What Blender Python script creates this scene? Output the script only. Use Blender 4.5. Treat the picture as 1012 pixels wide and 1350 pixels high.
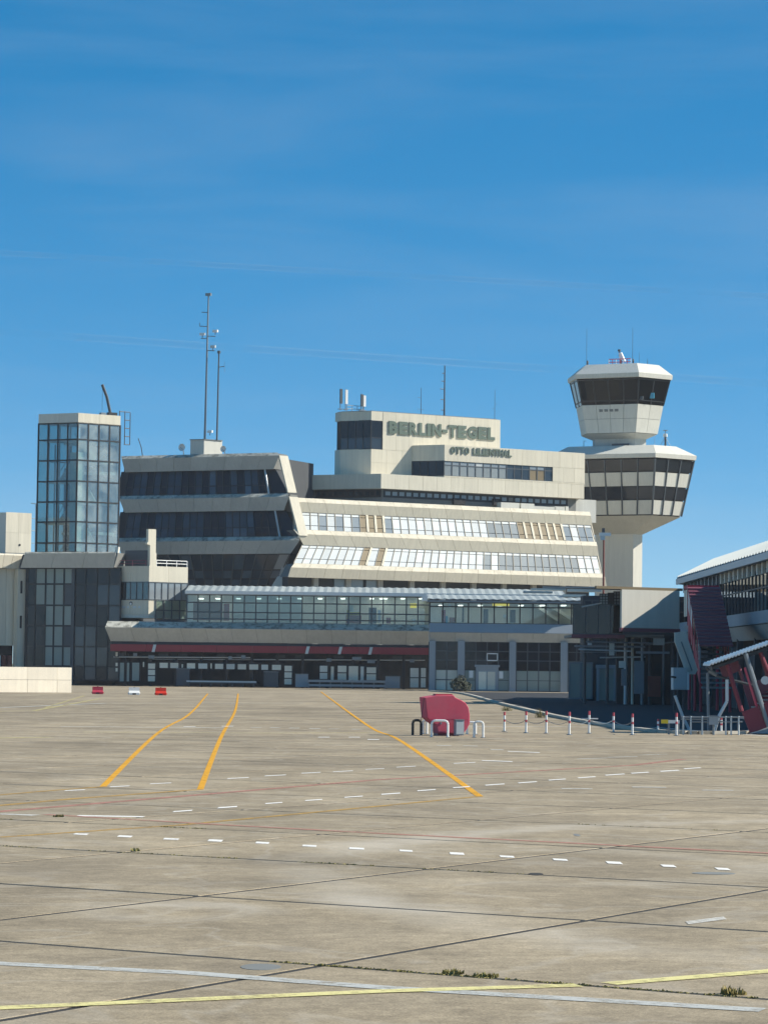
import bpy, bmesh, math, random
from mathutils import Vector, Matrix
R = math.radians
random.seed(7)
sc = bpy.context.scene
for o in list(bpy.data.objects): bpy.data.objects.remove(o)

# ------------------------------------------------------------------ camera, world, sun, exposure
IMW, IMH, FPX, CAMH, HOR, ROLL = 1012.0, 1350.0, 3600.0, 2.5, 880.0, 0.012
PITCH = math.atan((HOR - IMH / 2) / FPX)
SUN_AZ, SUN_EL = 95.0, 35.5          # azimuth from the camera's back (-Y) towards +X
cam = bpy.data.cameras.new('camera'); camo = bpy.data.objects.new('camera', cam)
sc.collection.objects.link(camo); sc.camera = camo
cam.sensor_fit = 'VERTICAL'; cam.sensor_height = 24.0; cam.lens = 24.0 * FPX / IMH
cam.clip_start = 0.5; cam.clip_end = 120000
camo.matrix_world = (Matrix.Translation((0, 0, CAMH)) @ Matrix.Rotation(R(90) + PITCH, 4, 'X') @ Matrix.Rotation(ROLL, 4, 'Z'))
w = bpy.data.worlds.new('World'); sc.world = w; w.use_nodes = True
wn = w.node_tree; bg = wn.nodes['Background']
sky = wn.nodes.new('ShaderNodeTexSky'); sky.sky_type = 'NISHITA'; sky.sun_disc = False
sky.sun_elevation = R(SUN_EL); sky.sun_rotation = R(180 - SUN_AZ)
sky.altitude = 5000; sky.air_density = 0.7; sky.dust_density = 0.0; sky.ozone_density = 1.5
gam = wn.nodes.new('ShaderNodeGamma'); gam.inputs[1].default_value = 0.54
hsv = wn.nodes.new('ShaderNodeHueSaturation'); hsv.inputs['Hue'].default_value = 0.493; hsv.inputs['Saturation'].default_value = 1.98; hsv.inputs['Value'].default_value = 1.42
wn.links.new(sky.outputs[0], gam.inputs[0]); wn.links.new(gam.outputs[0], hsv.inputs['Color']); 
# thin, wide-spread veil of high cirrus, the same all round the sky
wtc = wn.nodes.new('ShaderNodeTexCoord'); wmp = wn.nodes.new('ShaderNodeMapping'); wmp.inputs['Scale'].default_value = (3.0, 3.0, 26.0); wmp.inputs['Rotation'].default_value = (R(3), R(4), 0)
wno = wn.nodes.new('ShaderNodeTexNoise'); wno.inputs['Scale'].default_value = 1.0; wno.inputs['Detail'].default_value = 6; wno.inputs['Roughness'].default_value = .55; wno.inputs['Distortion'].default_value = .4
wmr = wn.nodes.new('ShaderNodeMapRange'); wmr.inputs[1].default_value = .42; wmr.inputs[2].default_value = .75; wmr.inputs[3].default_value = 0.0; wmr.inputs[4].default_value = .16
wmx = wn.nodes.new('ShaderNodeMix'); wmx.data_type = 'RGBA'; wmx.inputs[7].default_value = (2.6, 3.0, 3.4, 1)
wn.links.new(wtc.outputs['Generated'], wmp.inputs[0]); wn.links.new(wmp.outputs[0], wno.inputs['Vector']); wn.links.new(wno.outputs['Fac'], wmr.inputs[0]); wn.links.new(wmr.outputs[0], wmx.inputs[0])
wn.links.new(hsv.outputs[0], wmx.inputs[6]); wn.links.new(wmx.outputs[2], bg.inputs[0]); bg.inputs[1].default_value = 0.15
sd = bpy.data.lights.new('sun', 'SUN'); sd.energy = 5.0; sd.angle = R(0.53); sd.color = (1.0, 0.93, 0.82)
so = bpy.data.objects.new('sun', sd); sc.collection.objects.link(so)
sdir = Vector((math.sin(R(SUN_AZ)) * math.cos(R(SUN_EL)), -math.cos(R(SUN_AZ)) * math.cos(R(SUN_EL)), math.sin(R(SUN_EL))))
so.rotation_euler = sdir.to_track_quat('Z', 'Y').to_euler(); so.location = (80, 0, 80)
vs = sc.view_settings; vs.view_transform = 'Standard'; vs.look = 'None'; vs.exposure = 0.48; vs.gamma = 1.0
vs.use_curve_mapping = False

# ------------------------------------------------------------------ pixel rays, frames
CR = camo.matrix_world.to_3x3(); CO = Vector((0, 0, CAMH))
def ray(px, py):
    d = CR @ Vector((px - IMW / 2, IMH / 2 - py, -FPX))
    return d / d.y
def gp(px, py, z=0.0):
    d = ray(px, py); t = (z - CAMH) / d.z
    return CO + d * t
class Fr:
    """vertical facade frame: local x along the face, y inward, z up"""
    def __init__(s, px=None, D=None, phi=0.0, py=HOR, O=None):
        if O is None:
            p = CO + ray(px, py) * D; O = (p.x, p.y, 0)
        s.O = Vector((O[0], O[1], O[2] if len(O) > 2 else 0)); s.phi = phi
        s.M = Matrix.Translation(s.O) @ Matrix.Rotation(R(phi), 4, 'Z'); s.I = s.M.inverted()
    def loc(s, px, py, y=0.0):
        o = s.I @ CO; d = s.I.to_3x3() @ ray(px, py); t = (y - o.y) / d.y; p = o + d * t
        return p.x, p.z
    def X(s, px, py, y=0.0): return s.loc(px, py, y)[0]
    def Z(s, px, py, y=0.0): return s.loc(px, py, y)[1]
    def P(s, px, py, y=0.0):
        x, z = s.loc(px, py, y); return Vector((x, y, z))
    def rot(s, p, phi): return Fr(O=s.M @ Vector(p), phi=phi)
    def floor(s, p, phi):
        q = s.M @ Vector(p); return Fr(O=(q.x, q.y, 0), phi=phi)
GROUND = Fr(O=(0, 0, 0), phi=0)

# ------------------------------------------------------------------ materials
MATS = {}
def srgb(h):
    c = [int(h[i:i + 2], 16) / 255 for i in (0, 2, 4)]
    return tuple(x / 12.92 if x <= .04045 else ((x + .055) / 1.055) ** 2.4 for x in c)
def mat(name, col, rough=.7, var=.12, scale=.6, streak=0.0, metal=0.0, rnd=.06, bump=0.0, bscale=20, spec=.5, fine=.0, stain=None, stain_amt=.0, coat=0.0):
    if isinstance(col, str): col = srgb(col)
    m = bpy.data.materials.new(name); m.use_nodes = True; n = m.node_tree.nodes; l = m.node_tree.links
    b = n['Principled BSDF']; b.inputs['Roughness'].default_value = rough; b.inputs['Metallic'].default_value = metal
    b.inputs['Specular IOR Level'].default_value = spec; b.inputs['Coat Weight'].default_value = coat
    geo = n.new('ShaderNodeNewGeometry'); oi = n.new('ShaderNodeObjectInfo')
    no = n.new('ShaderNodeTexNoise'); no.inputs['Scale'].default_value = scale; no.inputs['Detail'].default_value = 5; no.inputs['Roughness'].default_value = .6
    l.new(geo.outputs['Position'], no.inputs['Vector'])
    def math_(op, a, b_):
        q = n.new('ShaderNodeMath'); q.operation = op
        for i, v in enumerate((a, b_)):
            if isinstance(v, (int, float)): q.inputs[i].default_value = v
            else: l.new(v, q.inputs[i])
        return q.outputs[0]
    f = math_('MULTIPLY_ADD', no.outputs['Fac'], 2 * var)
    f.node.inputs[2].default_value = 1 - var
    r_ = math_('MULTIPLY_ADD', oi.outputs['Random'], 2 * rnd); r_.node.inputs[2].default_value = 1 - rnd
    f = math_('MULTIPLY', f, r_)
    if streak:
        mp = n.new('ShaderNodeMapping'); mp.inputs['Scale'].default_value = (3.2, 3.2, .22); l.new(geo.outputs['Position'], mp.inputs[0])
        s2 = n.new('ShaderNodeTexNoise'); s2.inputs['Scale'].default_value = 1.0; s2.inputs['Detail'].default_value = 4
        l.new(mp.outputs[0], s2.inputs['Vector'])
        q = math_('MULTIPLY_ADD', s2.outputs['Fac'], 2 * streak); q.node.inputs[2].default_value = 1 - streak
        f = math_('MULTIPLY', f, q)
    if fine:
        s3 = n.new('ShaderNodeTexNoise'); s3.inputs['Scale'].default_value = 9; s3.inputs['Detail'].default_value = 6; s3.inputs['Roughness'].default_value = .75
        l.new(geo.outputs['Position'], s3.inputs['Vector'])
        q = math_('MULTIPLY_ADD', s3.outputs['Fac'], 2 * fine); q.node.inputs[2].default_value = 1 - fine
        f = math_('MULTIPLY', f, q)
    vm = n.new('ShaderNodeVectorMath'); vm.operation = 'SCALE'; vm.inputs[0].default_value = col; l.new(f, vm.inputs['Scale'])
    outc = vm.outputs[0]
    if stain:
        s4 = n.new('ShaderNodeTexNoise'); s4.inputs['Scale'].default_value = 1.1; s4.inputs['Detail'].default_value = 6; s4.inputs['Roughness'].default_value = .7
        l.new(geo.outputs['Position'], s4.inputs['Vector'])
        cr = n.new('ShaderNodeValToRGB'); cr.color_ramp.elements[0].position = .46; cr.color_ramp.elements[1].position = .62
        l.new(s4.outputs['Fac'], cr.inputs[0]); k = math_('MULTIPLY', cr.outputs[0], stain_amt)
        mx = n.new('ShaderNodeMix'); mx.data_type = 'RGBA'; l.new(k, mx.inputs[0]); l.new(outc, mx.inputs[6]); mx.inputs[7].default_value = (*srgb(stain), 1)
        outc = mx.outputs[2]
    l.new(outc, b.inputs['Base Color'])
    if bump:
        nb = n.new('ShaderNodeTexNoise'); nb.inputs['Scale'].default_value = bscale; nb.inputs['Detail'].default_value = 4; l.new(geo.outputs['Position'], nb.inputs['Vector'])
        bp = n.new('ShaderNodeBump'); bp.inputs['Strength'].default_value = bump; bp.inputs['Distance'].default_value = .02
        l.new(nb.outputs['Fac'], bp.inputs['Height']); l.new(bp.outputs[0], b.inputs['Normal'])
    MATS[name] = m; return m
def glass(name, tint, refl=.06, rough=.02, pale_sheen=0.0):
    """thin see-through pane: tinted transparency with a fresnel reflection"""
    m = bpy.data.materials.new(name); m.use_nodes = True; n = m.node_tree.nodes; l = m.node_tree.links
    n.remove(n['Principled BSDF']); out = n['Material Output']
    tr = n.new('ShaderNodeBsdfTransparent'); tr.inputs[0].default_value = (*tint, 1)
    gl = n.new('ShaderNodeBsdfGlossy'); gl.inputs['Roughness'].default_value = rough; gl.inputs['Color'].default_value = (.9, .95, 1, 1)
    lw = n.new('ShaderNodeLayerWeight'); lw.inputs[0].default_value = .5
    pw = n.new('ShaderNodeMath'); pw.operation = 'POWER'; pw.inputs[1].default_value = 5; l.new(lw.outputs['Facing'], pw.inputs[0])
    a = n.new('ShaderNodeMath'); a.operation = 'ADD'; a.inputs[1].default_value = refl; a.use_clamp = True; l.new(pw.outputs[0], a.inputs[0])
    mx = n.new('ShaderNodeMixShader'); l.new(a.outputs[0], mx.inputs[0]); l.new(tr.outputs[0], mx.inputs[1]); l.new(gl.outputs[0], mx.inputs[2])
    fin = mx.outputs[0]
    if pale_sheen:  # pale diffuse mixed in, standing for the sky mirrored in the glass
        df = n.new('ShaderNodeBsdfDiffuse'); df.inputs[0].default_value = (.72, .8, .78, 1); no = n.new('ShaderNodeTexNoise'); no.inputs['Scale'].default_value = .45; no.inputs['Detail'].default_value = 4; ge = n.new('ShaderNodeNewGeometry'); l.new(ge.outputs['Position'], no.inputs['Vector'])
        mr = n.new('ShaderNodeMapRange'); mr.inputs[1].default_value = .35; mr.inputs[2].default_value = .65; mr.inputs[3].default_value = pale_sheen * .3; mr.inputs[4].default_value = pale_sheen * 1.5; l.new(no.outputs['Fac'], mr.inputs[0])
        m2 = n.new('ShaderNodeMixShader'); l.new(mr.outputs[0], m2.inputs[0]); l.new(fin, m2.inputs[1]); l.new(df.outputs[0], m2.inputs[2]); fin = m2.outputs[0]
    l.new(fin, out.inputs[0]); MATS[name] = m; return m
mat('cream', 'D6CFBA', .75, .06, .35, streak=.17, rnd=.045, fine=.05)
mat('cream_cap', 'D6CEB8', .75, .08, .5, streak=.12, rnd=.05, stain='8f8872', stain_amt=.25)
mat('white_panel', 'D3D1C4', .65, .06, .4, streak=.12, rnd=.035, fine=.05)
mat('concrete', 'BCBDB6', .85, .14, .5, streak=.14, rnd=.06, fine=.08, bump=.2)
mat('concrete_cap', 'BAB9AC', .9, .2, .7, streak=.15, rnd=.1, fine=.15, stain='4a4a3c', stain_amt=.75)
mat('concrete_dark', '7C7E7A', .85, .15, .5, streak=.15, rnd=.05)
mat('grey_blue', '98A1A6', .6, .08, .4, streak=.08, rnd=.04)
mat('steel', '7E878C', .45, .08, 2, metal=.3)
mat('pale_metal', 'C9CFCF', .45, .08, 1, metal=.15, rnd=.05)
mat('roof_sheet', 'A9B2B0', .5, .1, .8, metal=.1, rnd=.05)
mat('frame_beige', '8A8474', .6, .1, 1)
mat('roof_white', 'A9AFAC', .5, .08, .8, rnd=.04)
mat('dark_frame', '23272A', .5, .1, 1)
mat('mid_frame', '4A5257', .5, .1, 1)
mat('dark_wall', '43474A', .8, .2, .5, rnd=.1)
mat('black', '1A1D20', .7, .1, 1)
mat('glass_dark', (.012, .017, .024), .06, .35, .6, rnd=.25, spec=.35)
mat('glass_mid', (.07, .1, .125), .06, .35, .6, rnd=.4, spec=.5)
mat('glass_blue', (.035, .05, .066), .06, .35, .6, rnd=.3, spec=.6)
mat('glass_grey', '8E979B', .12, .08, .5, rnd=.06, spec=.6, coat=.3)
mat('blind', 'C6CCCB', .4, .1, 1.2, rnd=.1, coat=.1)
mat('blind_dim', '8B9394', .3, .1, .8, rnd=.1, coat=.2)
mat('frosted', 'CDD0C6', .35, .14, .8, rnd=.12, coat=.2)
mat('frosted_cream', 'E2DECB', .5, .1, .8, rnd=.1)
mat('frosted_green', '8E9A92', .35, .18, .35, rnd=.05)  # frosted panes; painted reflection on the low hall glazing
mat('brown', '807256', .6, .1, 1.5, rnd=.06)
mat('sign_green', '5E6E62', .5, .08, 3)
mat('red_band', '8E2B36', .5, .12, .7, streak=.1)
mat('red_paint', 'B8344A', .55, .08, .9, fine=.05)
mat('red_hood', 'CC5468', .7, .08, 2.5, fine=.08, streak=.08, stain='b06a74', stain_amt=.35, spec=.25)
mat('red_dark', '7E2C3C', .55, .12, .8)
mat('red_corr', '7C4452', .5, .12, .8, streak=.05)
mat('red_faded', 'C2525C', .6, .1, 2)
mat('red_bright', 'E03418', .5, .08, 2)
mat('white_paint', 'EFEFEA', .5, .06, 2)
mat('yellow_paint', 'E8C92A', .5, .06, 2)
mat('rust_pole', '7A4238', .7, .15, 3)
mat('block_wall', 'E6DECB', .85, .1, .8, streak=.1, fine=.08, rnd=.04, bump=.3, bscale=8)
mat('tar', '35332E', .9, .25, 2)
mat('kerb', 'B9B2A2', .85, .12, 1, rnd=.08, fine=.1)
def lamp_mat(name, col, st):
    m = bpy.data.materials.new(name); m.use_nodes = True; b = m.node_tree.nodes['Principled BSDF']; b.inputs['Base Color'].default_value = (*col, 1); b.inputs['Emission Color'].default_value = (*col, 1); b.inputs['Emission Strength'].default_value = st; MATS[name] = m
lamp_mat('lamp_fill_glow', (1, .97, .9), 2.2); lamp_mat('sign_glow', (.95, .72, .06), .55)
mat('shop_red', 'A8402F', .6, .2, 2); mat('shop_orange', '9A6240', .6, .3, 1.2)
mat('screen_cyan', '4FA8C4', .4, .1, 2)
glass('glass_clear', (.78, .86, .86), .07)
glass('glass_tower', (.62, .74, .74), .08, .02, pale_sheen=.1)
glass('glass_dim', (.16, .19, .22), .04)
glass('glass_veil', (.5, .6, .6), .12, .05)
glass('glass_cab', (.04, .06, .09), .012)
glass('glass_bright', (.8, .9, .88), .14, .03, pale_sheen=.2)  # right stair tower face, its bright reflection put into the pane colour

# ------------------------------------------------------------------ mesh helpers
COL = sc.collection; WM = {}
def newobj(name, data, M, parent=None):
    o = bpy.data.objects.new(name, data); COL.objects.link(o)
    if parent is not None:
        o.parent = parent; o.matrix_local = WM[parent.name].inverted() @ M
    else: o.matrix_world = M
    WM[o.name] = M.copy(); return o
USED = set()
def tag(o, label, cat, group=None):
    o['label'] = label; o['category'] = cat
    if group: o['group'] = group
    assert label not in USED or group, label
    USED.add(label)
def thing(name, label, cat, F, group=None, p=(0, 0, 0)):
    o = newobj(name, None, F.M @ Matrix.Translation(p)); o.empty_display_size = .5; tag(o, label, cat, group); return o
class MB:
    def __init__(s): s.v = []; s.f = []
    def pts(s, P, faces):
        k = len(s.v); s.v += [tuple(p) for p in P]; s.f += [tuple(i + k for i in f) for f in faces]; return s
    def loft(s, A, B):
        n = len(A)
        return s.pts(list(A) + list(B), [tuple(range(n)), tuple(range(2 * n - 1, n - 1, -1))] + [(i, (i + 1) % n, n + (i + 1) % n, n + i) for i in range(n)])
    def box(s, x0, x1, y0, y1, z0, z1):
        return s.loft([(x0, y0, z0), (x1, y0, z0), (x1, y1, z0), (x0, y1, z0)], [(x0, y0, z1), (x1, y0, z1), (x1, y1, z1), (x0, y1, z1)])
    def ex(s, prof, x0, x1, x0b=None, x1b=None):          # profile in (y,z) swept along x
        return s.loft([(x0, y, z) for y, z in prof], [(x1, y, z) for y, z in prof])
    def ey(s, prof, y0, y1): return s.loft([(x, y0, z) for x, z in prof], [(x, y1, z) for x, z in prof])
    def ez(s, prof, z0, z1): return s.loft([(x, y, z0) for x, y in prof], [(x, y, z1) for x, y in prof])
    def tube(s, a, b, r, r2=None, n=8):
        a, b = Vector(a), Vector(b); d = (b - a).normalized(); u = d.orthogonal().normalized(); v = d.cross(u); r2 = r if r2 is None else r2
        A = [a + (u * math.cos(t) + v * math.sin(t)) * r for t in [2 * math.pi * i / n for i in range(n)]]
        B = [b + (u * math.cos(t) + v * math.sin(t)) * r2 for t in [2 * math.pi * i / n for i in range(n)]]
        return s.loft(A, B)
    def path(s, P, r, n=8):
        for a, b in zip(P, P[1:]): s.tube(a, b, r, n=n)
        return s
    def mesh(s, name, m, smooth=False):
        me = bpy.data.meshes.new(name); me.from_pydata(s.v, [], s.f)
        bm = bmesh.new(); bm.from_mesh(me); bmesh.ops.recalc_face_normals(bm, faces=bm.faces); bm.to_mesh(me); bm.free()
        me.materials.append(MATS[m])
        if smooth:
            for p in me.polygons: p.use_smooth = True
        return me
    def build(s, name, m, parent, F, p=(0, 0, 0), smooth=False):
        return newobj(name, s.mesh(name, m, smooth), F.M @ Matrix.Translation(p), parent)
def bx(name, m, parent, F, x0, x1, y0, y1, z0, z1):
    return MB().box(x0, x1, y0, y1, z0, z1).build(name, m, parent, F)
CACHE = {}
def inst(name, key, make, m, parent, F, p=(0, 0, 0), rz=0.0):
    k = (name, key, m)
    if k not in CACHE: CACHE[k] = make().mesh(name, m)
    return newobj(name, CACHE[k], F.M @ Matrix.Translation(p) @ Matrix.Rotation(rz, 4, 'Z'), parent)
def lerp(a, b, t): return a + (b - a) * t
class Q:
    """flat quad TL,TR,BR,BL in a frame; cells and bars are cut from it"""
    def __init__(s, tl, tr, br, bl, ref=None):
        s.c = [Vector(p) for p in (tl, tr, br, bl)]
        n = (s.c[1] - s.c[0]).cross(s.c[3] - s.c[0]).normalized()
        mid = sum(s.c, Vector()) / 4; ref = Vector(ref) if ref is not None else mid + Vector((0, 50, 0))
        if n.dot(mid - ref) < 0: n = -n
        s.n = n
        s.w = ((s.c[1] - s.c[0]).length + (s.c[2] - s.c[3]).length) / 2; s.h = ((s.c[3] - s.c[0]).length + (s.c[2] - s.c[1]).length) / 2
    def at(s, u, v, off=0): return lerp(lerp(s.c[0], s.c[1], u), lerp(s.c[3], s.c[2], u), v) + s.n * off
    def cell(s, u0, u1, v0, v1, o0, o1):
        return MB().loft([s.at(u0, v0, o0), s.at(u1, v0, o0), s.at(u1, v1, o0), s.at(u0, v1, o0)], [s.at(u0, v0, o1), s.at(u1, v0, o1), s.at(u1, v1, o1), s.at(u0, v1, o1)])
def even(n): return [i / n for i in range(n + 1)]
def tiles(parent, F, q, us, vs, m, name='panel', gap=.04, o0=-.1, o1=0.0):
    gu, gv = gap / 2 / q.w, gap / 2 / q.h; out = []
    for j in range(len(vs) - 1):
        for i in range(len(us) - 1):
            mm = m(i, j) if callable(m) else m
            if mm is None: continue
            out.append(q.cell(us[i] + gu, us[i + 1] - gu, vs[j] + gv, vs[j + 1] - gv, o0, o1).build(name, mm, parent, F))
    return out
def bars(parent, F, q, us, vs, m, w_=.08, o0=-.06, o1=.06, names=('mullion', 'transom')):
    hu, hv = w_ / 2 / q.w, w_ / 2 / q.h
    for u in us: q.cell(max(u - hu, -hu), u + hu, 0, 1, o0, o1).build(names[0], m, parent, F)
    for v in vs: q.cell(0, 1, v - hv, v + hv, o0, o1 - .012).build(names[1], m, parent, F)
def glazing(parent, F, q, us, vs, pane, frame='dark_frame', w_=.09, name='window_band', inner_v=None):
    """a framed run of panes: the frame is the part, its panes and bars are sub-parts"""
    hv = w_ / 2 / q.h; hu = w_ / 2 / q.w
    mb = MB()
    ring = lambda a_, b_, o_: [q.at(a_, b_, o_), q.at(1 - a_, b_, o_), q.at(1 - a_, 1 - b_, o_), q.at(a_, 1 - b_, o_)]
    mb.pts(ring(-hu, -hv, -.08) + ring(hu, hv, -.08) + ring(-hu, -hv, .05) + ring(hu, hv, .05),
           [f for i in range(4) for j in ((i + 1) % 4,) for f in ((i, j, 4 + j, 4 + i), (8 + i, 8 + j, 12 + j, 12 + i), (i, j, 8 + j, 8 + i), (4 + i, 4 + j, 12 + j, 12 + i))])
    fr = mb.build(name, frame, parent, F)
    tiles(fr, F, q, us, vs, pane, 'pane', w_ * .5, -.04, 0)
    bars(fr, F, q, us, inner_v if inner_v is not None else vs[1:-1], frame, w_)
    return fr
def band(parent, F, top, nose, bot, y_top, y_nose, y_bot, n, m_face, m_cap, name='parapet_band', depth=2.2):
    """a folded parapet: top=(pxL,pyL,pxR,pyR) etc. Panels of face and cap are sub-parts"""
    def line(t, y):
        a = F.P(t[0], t[1], y); b = F.P(t[2], t[3], y); z = (a.z + b.z) / 2; a.z = b.z = z; return a, b
    ta, tb = line(top, y_top); na, nb = line(nose, y_nose); ba, bb = line(bot, y_bot)
    e = .09
    core = MB().loft([ta + Vector((e, e, -e)), na + Vector((e, e, 0)), ba + Vector((e, e, e)), ba + Vector((e, depth, e)), ta + Vector((e, depth, -e))],
                     [tb + Vector((-e, e, -e)), nb + Vector((-e, e, 0)), bb + Vector((-e, e, e)), bb + Vector((-e, depth, e)), tb + Vector((-e, depth, -e))])
    o = core.build(name, 'concrete_dark', parent, F)
    qc = Q(ta, tb, nb, na); qf = Q(na, nb, bb, ba)
    tiles(o, F, qc, even(n), [0, 1], m_cap, 'coping', .035, -.08, 0)
    tiles(o, F, qf, even(n), [0, 1], m_face, 'panel', .035, -.08, 0)
    return o, (ta, tb, na, nb, ba, bb)

# ------------------------------------------------------------------ ground, apron, markings
def circ(a, b, c):
    ax, ay, bx_, by, cx, cy = a.x, a.y, b.x, b.y, c.x, c.y; d = 2 * (ax * (by - cy) + bx_ * (cy - ay) + cx * (ay - by))
    ux = ((ax * ax + ay * ay) * (by - cy) + (bx_ * bx_ + by * by) * (cy - ay) + (cx * cx + cy * cy) * (ay - by)) / d; uy = ((ax * ax + ay * ay) * (cx - bx_) + (bx_ * bx_ + by * by) * (ax - cx) + (cx * cx + cy * cy) * (bx_ - ax)) / d
    return (ux, uy), math.hypot(ax - ux, ay - uy)
SWEEPS = []
for (a_, b_, c_, w_, amt) in (((420, 1165), (690, 1228), (960, 1262), .9, .55), ((150, 1195), (270, 1212), (330, 1200), .6, .4), ((560, 1120), (800, 1165), (1000, 1150), .8, .22), ((60, 1145), (300, 1130), (520, 1150), 1.1, -.42), ((-100, 1020), (300, 1008), (700, 1025), 1.6, -.32), ((100, 985), (500, 975), (900, 990), 2.5, -.32)):
    SWEEPS.append((*circ(gp(a_[0], a_[1]), gp(b_[0], b_[1]), gp(c_[0], c_[1])), w_, amt))
def apron_material():
    m = bpy.data.materials.new('apron_concrete'); m.use_nodes = True; n = m.node_tree.nodes; l = m.node_tree.links; b = n['Principled BSDF']
    geo = n.new('ShaderNodeNewGeometry'); oi = n.new('ShaderNodeObjectInfo')
    def noise(sc_, det, rough, mp=None):
        t = n.new('ShaderNodeTexNoise'); t.inputs['Scale'].default_value = sc_; t.inputs['Detail'].default_value = det; t.inputs['Roughness'].default_value = rough
        if mp:
            q = n.new('ShaderNodeMapping'); q.inputs['Rotation'].default_value = (0, 0, R(mp[2])); q.inputs['Scale'].default_value = (mp[0], mp[1], 1); l.new(geo.outputs['Position'], q.inputs[0]); l.new(q.outputs[0], t.inputs['Vector'])
        else: l.new(geo.outputs['Position'], t.inputs['Vector'])
        return t.outputs['Fac']
    def term(x, amp, lo=.3, hi=.7):
        q = n.new('ShaderNodeMapRange'); q.inputs[1].default_value = lo; q.inputs[2].default_value = hi; q.inputs[3].default_value = 1 - amp; q.inputs[4].default_value = 1 + amp; l.new(x, q.inputs[0]); return q.outputs[0]
    def mul(a, b_):
        q = n.new('ShaderNodeMath'); q.operation = 'MULTIPLY'; l.new(a, q.inputs[0]); l.new(b_, q.inputs[1]); return q.outputs[0]
    f = mul(term(noise(.12, 4, .6), .2), term(noise(.55, 5, .65), .17))
    f = mul(f, term(noise(1, 4, .6, (.5, .06, 20)), .10))
    f = mul(f, term(noise(.4, 5, .7, (.08, 1.2, 8)), .12))
    f = mul(f, term(noise(7, 6, .9), .34)); f = mul(f, term(noise(38, 4, .9), .42)); f = mul(f, term(noise(2.2, 5, .7), .1))
    f = mul(f, term(oi.outputs['Random'], .07, 0, 1))
    cr = n.new('ShaderNodeMix'); cr.data_type = 'RGBA'; cr.inputs[6].default_value = (*srgb('8F826A'), 1); cr.inputs[7].default_value = (*srgb('9D917B'), 1)
    l.new(noise(.3, 4, .6), cr.inputs[0])
    vm = n.new('ShaderNodeVectorMath'); vm.operation = 'SCALE'; l.new(cr.outputs[2], vm.inputs[0]); l.new(f, vm.inputs['Scale'])
    # pale scuffs swept by turning wheels, dark oil spots
    wv = n.new('ShaderNodeTexNoise'); wv.inputs['Scale'].default_value = .22; wv.inputs['Detail'].default_value = 3; wv.inputs['Distortion'].default_value = 2.2; l.new(geo.outputs['Position'], wv.inputs['Vector'])
    c2 = n.new('ShaderNodeValToRGB'); e = c2.color_ramp.elements; e[0].position = .47; e[0].color = (0, 0, 0, 1); e[1].position = .5; e[1].color = (1, 1, 1, 1); x = c2.color_ramp.elements.new(.53); x.color = (0, 0, 0, 1); l.new(wv.outputs['Fac'], c2.inputs[0])
    k = n.new('ShaderNodeMath'); k.operation = 'MULTIPLY'; k.inputs[1].default_value = .22; l.new(c2.outputs[0], k.inputs[0])
    mx = n.new('ShaderNodeMix'); mx.data_type = 'RGBA'; l.new(k.outputs[0], mx.inputs[0]); l.new(vm.outputs[0], mx.inputs[6]); mx.inputs[7].default_value = (*srgb('BDB6A8'), 1)
    # broad pale sweeps worn by turning wheels: arcs of circles on the ground
    last = mx.outputs[2]
    for (c_, r0_, w0_, amt) in SWEEPS:
        ds = n.new('ShaderNodeVectorMath'); ds.operation = 'DISTANCE'; l.new(geo.outputs['Position'], ds.inputs[0]); ds.inputs[1].default_value = (c_[0], c_[1], 0)
        wob = n.new('ShaderNodeMath'); wob.operation = 'MULTIPLY_ADD'; wob.inputs[1].default_value = w0_ * 1.6; wob.inputs[2].default_value = -w0_ * .8; l.new(noise(.5, 4, .6), wob.inputs[0])
        d1_ = n.new('ShaderNodeMath'); d1_.operation = 'SUBTRACT'; l.new(ds.outputs['Value'], d1_.inputs[0]); d1_.inputs[1].default_value = r0_
        d2_ = n.new('ShaderNodeMath'); d2_.operation = 'ADD'; l.new(d1_.outputs[0], d2_.inputs[0]); l.new(wob.outputs[0], d2_.inputs[1])
        ab = n.new('ShaderNodeMath'); ab.operation = 'ABSOLUTE'; l.new(d2_.outputs[0], ab.inputs[0])
        mr = n.new('ShaderNodeMapRange'); mr.interpolation_type = 'SMOOTHSTEP'; mr.inputs[1].default_value = 0; mr.inputs[2].default_value = w0_; mr.inputs[3].default_value = abs(amt); mr.inputs[4].default_value = 0; l.new(ab.outputs[0], mr.inputs[0])
        br = n.new('ShaderNodeMath'); br.operation = 'MULTIPLY'; l.new(mr.outputs[0], br.inputs[0]); q = n.new('ShaderNodeMapRange'); q.inputs[1].default_value = .35; q.inputs[2].default_value = .6; l.new(noise(.16, 4, .6), q.inputs[0]); l.new(q.outputs[0], br.inputs[1])
        m3 = n.new('ShaderNodeMix'); m3.data_type = 'RGBA'; l.new(br.outputs[0], m3.inputs[0]); l.new(last, m3.inputs[6]); m3.inputs[7].default_value = (*srgb('C6BEAE' if amt > 0 else '625A4C'), 1); last = m3.outputs[2]
    sp = n.new('ShaderNodeValToRGB'); sp.color_ramp.elements[0].position = .66; sp.color_ramp.elements[1].position = .76; l.new(noise(.9, 3, .55), sp.inputs[0])
    k2 = n.new('ShaderNodeMath'); k2.operation = 'MULTIPLY'; k2.inputs[1].default_value = .35; l.new(sp.outputs[0], k2.inputs[0])
    mx2 = n.new('ShaderNodeMix'); mx2.data_type = 'RGBA'; l.new(k2.outputs[0], mx2.inputs[0]); l.new(last, mx2.inputs[6]); mx2.inputs[7].default_value = (*srgb('5E574B'), 1)
    l.new(mx2.outputs[2], b.inputs['Base Color']); b.inputs['Roughness'].default_value = .9; b.inputs['Specular IOR Level'].default_value = .25
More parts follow.
